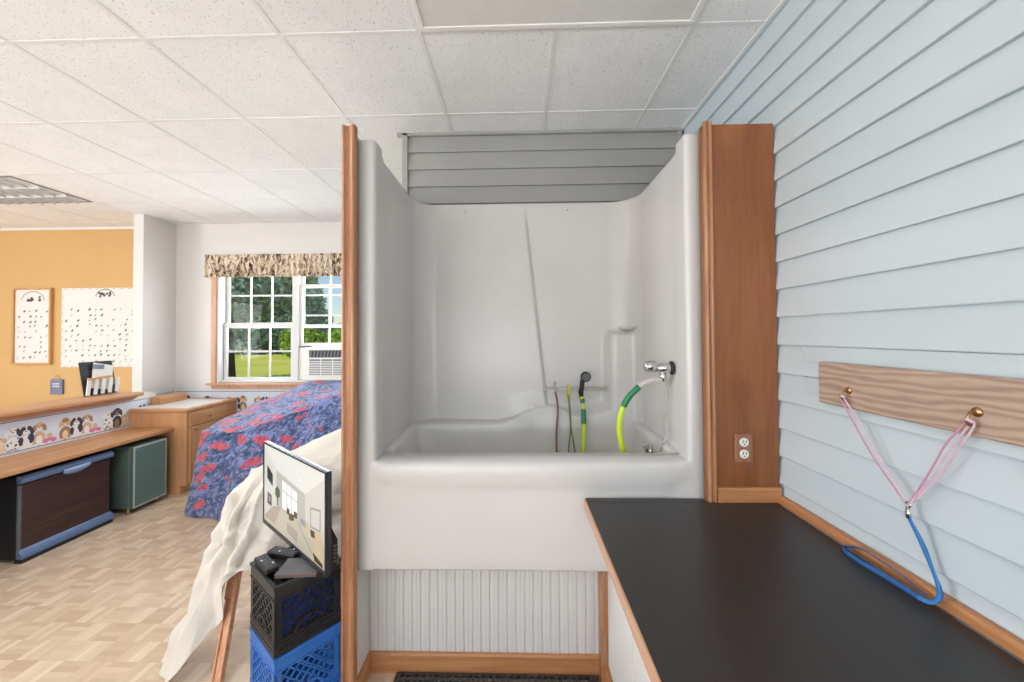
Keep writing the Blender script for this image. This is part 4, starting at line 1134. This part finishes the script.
# things lying on the crate
def on_crate(name, u, v, z, rz, label, cat):
    p = CR @ Vector((u, v, 0))
    return empty(name, (p.x, p.y, z), UA+rz, label=label, cat=cat)
b = MB(); b.box((.014, .014, .553), (.261, .266, .558)); o = b.build('divider_tray', M['soft_black']); o.matrix_world = CR
tag(o, 'flat black tray lying in the top of the black crate', 'tray')
def remote(u, v, z, rz, L, W, label, tilt):
    t = on_crate('remote_control', u, v, z, rz, label, 'remote control')
    R = Matrix.Rotation(tilt, 4, 'Y')
    b = MB(); b.box((-L/2, -W/2, 0), (L/2, W/2, .022), R); b.build('case', M['black_plastic'], t, bevel=.005, seg=3)
    b = MB(); rnd = random.Random(L)
    for i in range(7):
        for j in range(3): b.box((-L*.42+L*.12*i, -W*.36+W*.27*j, .021), (-L*.42+L*.12*i+L*.07, -W*.36+W*.27*j+W*.16, .0245), R)
    b.mi = 1
    for i, j in ((1, 0), (4, 2)): b.box((-L*.42+L*.12*i, -W*.36+W*.27*j, .0245), (-L*.42+L*.12*i+L*.07, -W*.36+W*.27*j+W*.16, .026), R)
    b.build('buttons', [M['grey_plastic'], M['white_paper']], t, bevel=.001, seg=1)
remote(.03, .185, .588, PI/2, .15, .05, 'black remote control on the left rim of the black crate', 0)
remote(.115, .214, .5885, PI/2+.45, .15, .052, 'black remote control with white buttons propped under the television', 0)
t = on_crate('video_box', .10, .165, .559, .1, 'flat black set top box under the two remotes', 'box')
b = MB(); b.box((-.055, -.085, 0), (.10, .085, .026)); b.build('case', M['soft_black'], t, bevel=.004)
b = MB()
for i in range(5): b.box((-.0565, -.07+.028*i, .006), (-.055, -.055+.028*i, .02))
b.build('vents', M['steel'], t)
t = empty('notebook', (-.943, 1.668, .586), .10, label='closed dark grey notebook with brown page edges lying on the black crate', cat='notebook')
b = MB(); b.box((-.083, -.056, .002), (.083, .062, .012)); b.build('pages', M['red_brown'], t)
b = MB(); b.box((-.086, -.060, .012), (.086, .064, .015)); b.box((-.086, -.060, 0), (.086, .064, .002)); b.build('cover', M['grey_plastic'], t, bevel=.001, seg=1)

# ------------------------------------------------------------------ cloth covered things
def cloth(rows, ni, nj, wr, seed, fold=None, crumple=0):
    G = loft(rows, ni, nj)
    n, m = len(G), len(G[0]); out = []
    for i in range(n):
        r = []
        for j in range(m):
            p = G[i][j]
            a = G[min(i+1, n-1)][j]-G[max(i-1, 0)][j]; c = G[i][min(j+1, m-1)]-G[i][max(j-1, 0)]
            nv = a.cross(c)
            nv = nv.normalized() if nv.length > 1e-9 else Vector((0, 0, 1))
            q = Vector((p.x*2.3, p.y*2.3, p.z*1.6+seed))
            d = noise.noise(q*1.6)*.6+abs(noise.noise(q*3.4))*.5+noise.noise(q*8)*.12
            e = 0
            if crumple:
                q2 = Vector((p.x*5.2+.3*noise.noise(q*2), p.y*5.2+.3*noise.noise(q*2.3), p.z*3.6+seed)); ds = noise.voronoi(q2)[0]
                e0 = crumple*(max(0, .22-(ds[1]-ds[0]))*1.6-.12*(ds[1]-ds[0]))
                d = d*.75+e0/wr
            if fold: e = fold(i/(n-1), j/(m-1))
            r.append(p+nv*(wr*d+e))
        out.append(r)
    return out
FR = [
 [(-2.98, 4.34, .83), (-2.92, 4.30, .86), (-2.60, 4.34, .985), (-2.38, 4.35, 1.075), (-1.95, 4.355, 1.075), (-1.50, 4.355, 1.07)],
 [(-2.96, 3.92, .77), (-2.87, 3.85, .80), (-2.55, 3.90, .865), (-2.30, 4.0, .97), (-1.90, 4.0, 1.035), (-1.45, 4.0, 1.04)],
 [(-2.90, 3.52, .735), (-2.79, 3.42, .757), (-2.46, 3.42, .765), (-2.08, 3.65, .90), (-1.73, 3.70, 1.02), (-1.30, 3.70, 1.03)],
 [(-2.915, 3.50, .70), (-2.805, 3.385, .715), (-2.46, 3.375, .715), (-2.07, 3.59, .84), (-1.72, 3.65, .97), (-1.30, 3.65, .98)],
 [(-2.98, 3.56, .40), (-2.87, 3.38, .40), (-2.47, 3.30, .40), (-2.05, 3.40, .45), (-1.70, 3.45, .48), (-1.30, 3.45, .48)],
 [(-3.05, 3.60, .015), (-2.965, 3.40, .015), (-2.62, 3.30, .015), (-2.10, 3.30, .015), (-1.68, 3.34, .015), (-1.30, 3.34, .015)]]
def ffold(v, u):
    a = sstep(.35, .6, v)
    return a*(.022*math.sin(u*26+2*v)+.012*math.sin(u*47))*sstep(.0, .15, u)
b = MB(); b.grid(cloth(FR, 12, 16, .028, 3.3, fold=ffold), uv=True)
o = b.build('floral_sheet', M['floral'], smooth=True)
tag(o, 'blue sheet with red flowers draped over a tall bulky thing before the window', 'sheet')

TR = [
 [(-1.66, 2.38, .76), (-1.60, 2.42, .79), (-1.56, 2.45, .81), (-1.42, 2.52, .87), (-1.2, 2.57, .97), (-.84, 2.62, 1.06)],
 [(-1.65, 2.27, .70), (-1.605, 2.17, .72), (-1.53, 2.17, .745), (-1.41, 2.25, .79), (-1.13, 2.30, .85), (-.82, 2.34, .91)],
 [(-1.635, 2.12, .57), (-1.585, 2.0, .54), (-1.51, 1.99, .56), (-1.425, 2.12, .60), (-1.13, 2.20, .64), (-.82, 2.24, .68)],
 [(-1.64, 2.0, .35), (-1.60, 1.88, .31), (-1.49, 1.89, .40), (-1.405, 1.98, .50), (-1.12, 2.18, .35), (-.81, 2.22, .35)],
 [(-1.73, 1.86, .015), (-1.60, 1.74, .015), (-1.475, 1.81, .20), (-1.385, 1.90, .43), (-1.11, 2.16, .05), (-.81, 2.20, .05)]]
def tri(x): return abs((x % 2)-1)*2-1
def tfold(v, u):
    n1 = noise.noise(Vector((u*3, v*3, 5))); n2 = noise.noise(Vector((u*4, v*4, 9)))
    a = sstep(.12, .45, v)*(1-sstep(.72, .95, u)*.6)
    e = a*.020*tri(u*13+2.2*v+1.6*n1)+a*.012*tri(u*7-6*v+2*n2)+.010*tri(5*v+3*u+2.5*n1)
    k = math.hypot((u-.30)*1.2, v-.52)
    return e+.016*tri(2.2*math.atan2(v-.52, u-.30))*math.exp(-k*4)
b = MB(); b.grid(cloth(TR, 26, 26, .022, 9.1, fold=tfold), uv=True)
o = b.build('canvas_tarp', M['canvas'], smooth=True, solid=.003)
tag(o, 'off white canvas dust sheet draped over a trestle behind the crates', 'dust sheet')
# trestle under the dust sheet
t = empty('wooden_trestle', (-1.2, 2.1, 0), label='wooden trestle whose light brown leg shows under the dust sheet', cat='trestle')
def leg(a, c_, w=.034):
    b = MB(); b.bar(a, c_, w, .02, (0, 1, .2)); b.bar(Vector(a)+Vector((w*.28, -.012, 0)), Vector(c_)+Vector((w*.28, -.012, 0)), w*.42, .016, (0, 1, .2)); b.bar(Vector(a)+Vector((-w*.38, -.012, 0)), Vector(c_)+Vector((-w*.38, -.012, 0)), w*.2, .012, (0, 1, .2))
    return b
child(leg((-1.47, 2.0, .40), (-1.376, 1.745, .006), .05), 'leg', M['leg_wood'], t, bevel=.003)
b = MB(); b.bar((-1.468, 1.985, .39), (-1.443, 1.918, .287), .06, .026, (0, 1, .2)); child(b, 'leg_cap', M['leg_wood'], t, bevel=.003)
child(leg((-1.42, 2.34, .56), (-1.40, 2.47, .006)), 'leg', M['leg_wood'], t, bevel=.003)
child(leg((-.86, 2.36, .58), (-.86, 2.28, .006)), 'leg', M['leg_wood'], t, bevel=.003)
child(leg((-.86, 2.40, .58), (-.86, 2.5, .006)), 'leg', M['leg_wood'], t, bevel=.003)
b = MB(); b.bar((-1.47, 2.04, .395), (-1.43, 2.34, .48), .035, .03); b.bar((-1.43, 2.38, .56), (-.84, 2.38, .60), .06, .04); child(b, 'cross_beam', M['leg_wood'], t)

# ------------------------------------------------------------------ outdoors
b = MB(); n = 24
b.grid([[(-70+100*j/n, 4.8+60*i/n, -.1+.0*i) for j in range(n+1)] for i in range(n+1)])
tag(b.build('ground', M['lawn']), kind='structure')
def tree(name, x, y, blobs, trunk, mat, label, seed, nleaf, size, group=None):
    rnd = random.Random(seed)
    t = empty(name, (x, y, -.1), label=label, cat='tree', group=group)
    b = MB(); h, r = trunk
    b.tube([(0, 0, 0), (.05, 0, h*.15), (0, .05, h*.5), (.1, 0, h)], [r*1.5, r, r*.85, r*.6], 10)
    for k in range(5):
        a = 2*PI*k/5+rnd.random(); b.tube([(0, 0, h*.75), (math.cos(a)*h*.2, math.sin(a)*h*.2, h*1.05), (math.cos(a)*h*.4, math.sin(a)*h*.4, h*1.3)], [r*.4, r*.25, r*.1], 6)
    b.build('trunk', M['bark'], t, smooth=True)
    b = MB()
    tot = sum(q[3]**2 for q in blobs)
    for (bx, by, bz, br, sq) in blobs:
        for _ in range(int(nleaf*br*br/tot)):
            d = Vector((rnd.gauss(0, 1), rnd.gauss(0, 1), rnd.gauss(0, 1))).normalized()
            rr = br*rnd.uniform(.55, 1.05)*(1+.22*noise.noise(d*2.2+Vector((bx, by, bz))))
            c = Vector((bx+d.x*rr, by+d.y*rr, bz+d.z*rr*sq))
            if c.z < .05: c.z = .05+rnd.random()*.3
            u = Vector((rnd.gauss(0, 1), rnd.gauss(0, 1), rnd.gauss(0, 1))).normalized(); w = u.orthogonal().normalized(); s = size*rnd.uniform(.6, 1.3)
            b.poly([c-u*s, c+w*s*.55, c+u*s, c-w*s*.55])
    b.build('foliage', M[mat], t, recalc=False)
tree('shade_tree', -9.2, 12.0, [(0, 0, 3.6, 2.3, .8), (-1.2, .4, 4.2, 1.9, .9), (1.3, .2, 3.4, 1.5, .7)], (2.2, .19), 'leaf_dark', 'nearest dark shade tree on the lawn beyond the left sash', 1, 9000, .11)
tree('broadleaf_tree', -25.5, 37, [(0, 0, 4.6, 4.3, 1.1), (3.2, 0, 3.6, 3.0, 1.1), (-3, 0, 5, 4, 1.1), (0, 1, 9, 3.8, 1)], (3, .4), 'leaf_dark', 'huge dense dark tree across the lawn filling the left sash', 2, 24000, .26)
tree('broadleaf_tree', -26.6, 49, [(0, 0, 2.6, 2.7, 1.1), (-.7, 0, 6.0, 2.3, 1.2), (-1, 0, 10, 2.0, 1.2)], (3, .3), 'leaf_dark', 'slim dark tree against the blue sky in the right sash', 4, 9000, .2)
for x, y, r, lb in ((-17.5, 31, 1.55, 'bright green bush at the inner edge of the right sash, left of its neighbour'), (-13.6, 30.4, 1.5, 'bright green bush straight above the air conditioner, beyond the lawn')):
    tree('round_bush', x, y, [(0, 0, 1.1, r, .85), (r*.45, .2, 1.0, r*.75, .9)], (.6, .08), 'leaf_bright', lb, 20+int(-x), 4200, .14, 'bushes at the lawn edge')
for k, x in enumerate((-42, -36, -30, -24, -18)):
    tree('distant_tree', x*1.25, 58+9*(k % 2), [(0, 0, 2.2, 2.4, .75), (2.8, .5, 2, 2.2, .7)], (1.2, .2), 'leaf_dark', 'low distant tree of the tree line below the blue sky', 40+k, 2200, .3, 'distant tree line')

# ------------------------------------------------------------------ light
w = bpy.data.worlds.new('World'); sc.world = w; w.use_nodes = True
nt = w.node_tree; nt.nodes.clear()
out = nt.nodes.new('ShaderNodeOutputWorld'); bg = nt.nodes.new('ShaderNodeBackground'); sky = nt.nodes.new('ShaderNodeTexSky')
sky.sky_type = 'NISHITA'; sky.sun_disc = False; sky.sun_elevation = math.radians(50); sky.sun_rotation = math.radians(160); sky.air_density = 1.0; sky.dust_density = .3; sky.ozone_density = 1.0
bg.inputs[1].default_value = .12
nt.links.new(sky.outputs[0], bg.inputs[0]); nt.links.new(bg.outputs[0], out.inputs[0])
def area(name, loc, rot, sx, sy, power, col=(1, 1, 1)):
    l = bpy.data.lights.new(name, 'AREA'); l.shape = 'RECTANGLE'; l.size = sx; l.size_y = sy; l.energy = power; l.color = col
    o = bpy.data.objects.new(name, l); COL.objects.link(o); o.location = loc; o.rotation_euler = rot; return o
sun = bpy.data.lights.new('sun', 'SUN'); sun.energy = 4.4; sun.angle = math.radians(.6); sun.color = (1, .95, .86)
so = bpy.data.objects.new('sun', sun); COL.objects.link(so); so.rotation_euler = Vector((.35, .75, -1.0)).to_track_quat('-Z', 'Y').to_euler()
# daylight entering through the windows behind and left of the camera
area('rear_window_light', (-1.0, -3.98, 1.7), (PI/2, 0, 0), 3.2, 1.75, 6, (.97, .98, 1))
area('rear_window_light_far', (-4.8, -3.98, 1.7), (PI/2, 0, 0), 3.0, 1.75, 12, (.95, .975, 1))
area('side_window_light', (-7.98, -1.3, 1.75), (PI/2, 0, -PI/2), 2.4, 1.65, 200, (.95, .975, 1))
area('side_window_light_far', (-7.98, 2.3, 1.75), (PI/2, 0, -PI/2), 1.2, 1.65, 26, (.95, .975, 1))
# added lamps tilted up at the same windows, filling the ceiling like ground bounce
area('ceiling_fill_side', (-7.9, -1.2, 1.2), (PI/2+1.0, 0, -PI/2), 2.6, .8, 150, (.89, .95, 1))
area('ceiling_fill_rear', (-2.5, -3.9, 1.2), (PI/2+1.05, 0, 0), 6.0, .8, 265, (.89, .95, 1))
area('lead_shadow_light', (-2.05, 1.36, 2.93), (0, 0, 0), .5, .25, 26, (.96, .98, 1))  # added light, no fixture here: gives the hanging leads a wall shadow
area('far_window_light', (-2.5, 4.72, 1.9), (-PI/2, 0, 0), 1.9, 1.1, 70, (.95, .98, 1))

# ------------------------------------------------------------------ camera
cam = bpy.data.cameras.new('camera'); co = bpy.data.objects.new('camera', cam); COL.objects.link(co)
yaw, pitch, roll = math.radians(1.5), math.radians(1.0), math.radians(-.35)
co.matrix_world = Matrix.Translation((0, 0, 1.6)) @ Matrix.Rotation(yaw, 4, 'Z') @ Matrix.Rotation(PI/2+pitch, 4, 'X') @ Matrix.Rotation(roll, 4, 'Z')
cam.sensor_width = 36; cam.lens = 36*385/1024; cam.clip_start = .02; cam.clip_end = 300
cam.shift_x = (512-507)/1024; cam.shift_y = (328-341)/1024
sc.camera = co
sc.view_settings.view_transform = 'Standard'; sc.view_settings.look = 'None'; sc.view_settings.gamma = 1; sc.view_settings.use_curve_mapping = False
sc.view_settings.exposure = -.2
sc.cycles.use_denoising = True
sc.cycles.max_bounces = 10; sc.cycles.diffuse_bounces = 6; sc.cycles.glossy_bounces = 4; sc.cycles.transparent_max_bounces = 12
sc.cycles.sample_clamp_indirect = 6
